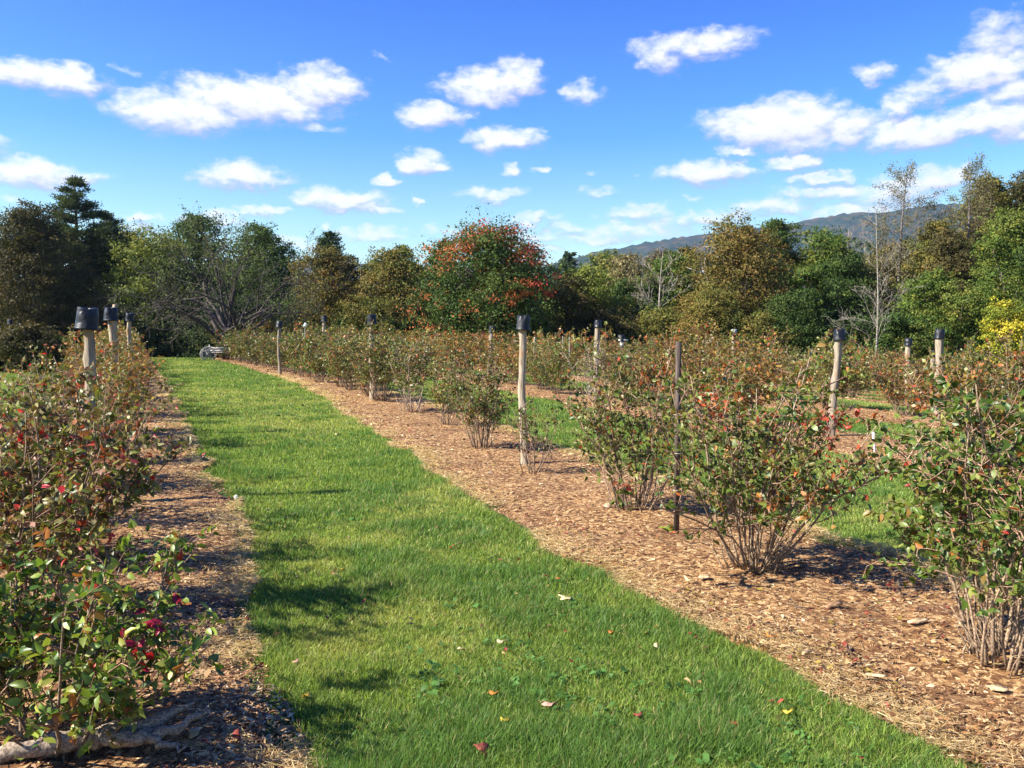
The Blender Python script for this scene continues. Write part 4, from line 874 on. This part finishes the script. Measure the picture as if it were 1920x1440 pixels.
# ------------------------------------------------------------------ grass, chips, straw
rng = np.random.default_rng(5)
def scatter(n, ymin, ymax, p=1.0):
    """points over the seen field, density falling as 1/Y^2"""
    Y = ymin * (ymax / ymin) ** rng.random(n); X = (rng.random(n) * 2 - 1) * (.62 * Y + .35); return X, Y
def grass(n):
    X, Y = scatter(n, 2.6, 60); keep = ~bed_mask(X, Y); 
    fray = vnoise(X * 18, Y * 18, 3) > .84; k2 = keep | (fray & (rng.random(n) < .0))
    X, Y = X[k2], Y[k2]; m = len(X); z = gz(X, Y)
    pl, pr_ = ip(Y, pathL_Y, pathL_X), ip(Y, pathR_Y, pathR_X); ed = np.minimum(np.abs(X - pl), np.abs(X - pr_)); tall = np.exp(-(ed / .30) ** 2)
    cl = fbm(X * 2.1, Y * 2.1, 11, 3); big = fbm(X * .55, Y * .45, 17, 3)
    hgt = (.024 + .024 * rng.random(m) + .13 * np.clip(cl - .50, 0, 1) + .035 * tall * rng.random(m)) * np.clip(.92 + Y / 60, 1, 1.5)
    wd = np.maximum(.0032, Y * .00075) * rng.uniform(.7, 1.4, m)
    D = rng.normal(0, .5, (m, 3)) + np.array([0.05, -.05, 1.0]); D[:, 2] = np.abs(D[:, 2]) * .9 + .15
    th = rng.uniform(0, 6.28, m); N = np.stack([np.cos(th), np.sin(th), 0 * th + .25], 1)
    base = np.array([(.100, .170, .030), (.165, .25, .042), (.25, .34, .06)])[rng.integers(0, 3, m)]
    ctr = np.exp(-((X - (pl + pr_) / 2) / (.33 * (pr_ - pl))) ** 2) * .3
    yel = np.clip(ctr + (big - .50) * 5 + (fbm(X * 5, Y * 5, 23, 2) - .5) * 2.0, 0, 1)[:, None] * .72
    col = base * (1 - yel) + np.array([.33, .37, .085]) * yel
    blue = np.clip((cl - .5) * 3, 0, .5)[:, None]; col = col * (1 - blue) + np.array([.05, .15, .03]) * blue
    dry = rng.random(m) < (.05 + .10 * yel[:, 0]); col[dry] = np.array([.42, .34, .15]) * rng.uniform(.7, 1.2, (dry.sum(), 1))
    col = col * rng.uniform(.55, 1.5, (m, 1))
    mb = MB(); P = np.stack([X, Y, z - .004], 1); nr = Y < 9
    leaves(mb, P[nr], D[nr], N[nr], hgt[nr] * 1.1, wd[nr], col[nr], 'blade'); leaves(mb, P[~nr], D[~nr], N[~nr], hgt[~nr] * 1.1, wd[~nr] * 1.3, col[~nr], 'tri')
    tag(mb.obj('grass', M_GRASS), 'mown green grass with longer tufts along the path edges', 'grass', kind='stuff'); print('blades', m)
grass(1900000)
def chips(n):
    X, Y = scatter(n, 2.6, 50); k = bed_mask(X, Y); X, Y = X[k], Y[k]; m = len(X)
    z = top_z(X, Y) + (fbm(X * 9, Y * 9, 31, 2) - .5) * .035 * np.clip(1.3 - Y / 30, .5, 1) + rng.uniform(-.006, .008, m) - .012
    sc = np.clip(Y / 7, 1, 6); L = rng.lognormal(-3.95, .5, m) * sc ** .75; W = np.minimum(L * rng.uniform(.07, .42, m), .03 * sc)
    th = rng.uniform(0, 6.28, m); D = np.stack([np.cos(th), np.sin(th), rng.normal(0, .22, m)], 1); N = rng.normal(0, .35, (m, 3)) + np.array([0, 0, 1.])
    pal = np.array([(.10, .045, .020), (.23, .11, .042), (.32, .195, .088), (.43, .285, .14), (.58, .44, .25), (.26, .12, .05)]); patch = fbm(X * 1.2, Y * 1.2, 41, 3)
    w_ = np.array([.20, .22, .24, .18, .10, .06]); idx = rng.choice(6, m, p=w_); dk = (patch < .47) & (rng.random(m) < .55); idx[dk] = rng.integers(0, 2, dk.sum())
    col = pal[idx] * rng.uniform(.75, 1.25, (m, 1)); mb = MB(); leaves(mb, np.stack([X, Y, z], 1) - nrm(D) * L[:, None] / 2, D, N, L, W, col, 'quad')
    tag(mb.obj('mulch', M_PLAIN), 'loose brown and tan wood chips covering the beds under the bushes', 'wood chips', kind='stuff'); print('chips', m)
chips(620000)
def weeds(n):
    X, Y = scatter(n, 2.8, 26); pch = vnoise(X * 1.1, Y * 1.1, 61) > .62; k = ~bed_mask(X, Y) & pch; X, Y = X[k], Y[k]; m = len(X); q = 7
    P = np.repeat(np.stack([X, Y, gz(X, Y) + .022], 1), q, 0) + rng.normal(0, .022, (m * q, 3)) * np.array([1, 1, .3]); th = rng.uniform(0, 6.28, m * q)
    D = np.stack([np.cos(th), np.sin(th), rng.uniform(.1, .7, m * q)], 1); L = np.repeat(rng.uniform(.014, .045, m) * np.clip(np.repeat(1, m) * Y / 8, 1, 2), q) * rng.uniform(.6, 1.2, m * q)
    col = np.array([.07, .155, .03]) * np.repeat(rng.uniform(.6, 1.6, (m, 1)), q, 0); mb = MB(); leaves(mb, P, D, rng.normal(0, .3, (m * q, 3)) + np.array([0, 0, 1.]), L, L * .62, col, 'quad')
    tag(mb.obj('weeds', M_GRASS), 'small broad-leaved weeds and clover among the grass', 'weeds', kind='stuff')
weeds(5000)
def litter(n):
    X, Y = scatter(n, 2.8, 40); b = bed_mask(X, Y); k = b | (rng.random(n) < .07); X, Y = X[k], Y[k]; b = b[k]; m = len(X)
    clump = vnoise(X * 2.5, Y * 2.5, 71) + .25 * ~b; k = rng.random(m) < clump ** 2; X, Y, b = X[k], Y[k], b[k]; m = len(X)
    P = np.stack([X, Y, top_z(X, Y) + np.where(b, .008, .035) + rng.uniform(0, .012, m)], 1); th = rng.uniform(0, 6.28, m); D = np.stack([np.cos(th), np.sin(th), rng.normal(0, .35, m)], 1)
    L = rng.uniform(.018, .042, m) * np.clip(Y / 9, 1, 2.2); pal = np.array([(.30, .17, .07), (.20, .07, .035), (.42, .30, .13), (.12, .06, .03), (.33, .24, .05), (.28, .05, .03)])
    mb = MB(); leaves(mb, P, D, rng.normal(0, .45, (m, 3)) + np.array([0, 0, 1.]), L, L * .55, pal[rng.integers(0, 6, m)] * rng.uniform(.6, 1.3, (m, 1)), 'full')
    tw = rng.integers(0, m, 500)
    for i in tw:
        if not b[i] or Y[i] > 12: continue
        a = rng.uniform(0, 6.28); l_ = rng.uniform(.05, .22); v = np.array([math.cos(a), math.sin(a), 0]) * l_; w2 = np.array([-v[1], v[0], 0]) * rng.uniform(-.25, .25)
        tube(mb, [P[i], P[i] + v * .5 + w2 + [0, 0, .008], P[i] + v], [.0028, .0022, .0012], 4, (.16, .11, .07))
    tag(mb.obj('leaf_litter', M_LEAF), 'scattered dry fallen leaves and twigs on the beds and lawn', 'leaf litter', kind='stuff')
litter(22000)
def straw(n):
    mb = MB(); S = []
    for k, side in ((0, 1), (1, 0), (1, 1)):
        Y = 2.8 * (34 / 2.8) ** rng.random(n); l, r = bed(k, Y); e0 = (l, r)[side] + edge_n(k, side, Y); sg = 1 if side == 0 else -1
        X = e0 + sg * np.abs(rng.normal(0, .20, n)) - sg * .04
        k_ = (fbm(X * 1.7, Y * 1.7, 51, 2) > .40); S.append((X[k_], Y[k_]))
    X = np.concatenate([s[0] for s in S]); Y = np.concatenate([s[1] for s in S]); m = len(X); z = top_z(X, Y) + rng.uniform(-.02, .016, m)
    th = rng.uniform(0, 6.28, m); D = np.stack([np.cos(th), np.sin(th), rng.uniform(-.05, .4, m)], 1); N = rng.normal(0, .5, (m, 3)) + np.array([0, 0, 1.])
    L = rng.uniform(.03, .09, m) * np.clip(Y / 14, 1, 2); W = np.maximum(.0026, Y * .0006) * rng.uniform(.7, 1.3, m)
    col = np.array([(.60, .44, .21), (.50, .34, .16), (.68, .54, .30), (.40, .30, .12)])[rng.integers(0, 4, m)] * rng.uniform(.8, 1.15, (m, 1)); leaves(mb, np.stack([X, Y, z], 1), D, N, L, W, col, 'blade')
    tag(mb.obj('dry_grass', M_GRASS), 'dry straw-coloured grass clippings along the edges of the beds', 'dry grass', kind='stuff'); print('straw', m)
straw(26000)

# ------------------------------------------------------------------ haze
HAZE = 0.00009
if HAZE:
    m, nt = mat('haze_air'); v = mk(nt, 'ShaderNodeVolumePrincipled'); v.inputs['Color'].default_value = (.50, .68, 1, 1); v.inputs['Density'].default_value = HAZE; v.inputs['Anisotropy'].default_value = .2
    o_ = mk(nt, 'ShaderNodeOutputMaterial'); nt.links.new(v.outputs[0], o_.inputs[1])
    mb = MB(); box(mb, (0, 2750, 190), (11400, 5900, 420), (1, 1, 1)); h_ = mb.obj('haze', m); tag(h_, 'thin blue air between the field and the far ridge', 'haze', kind='stuff')
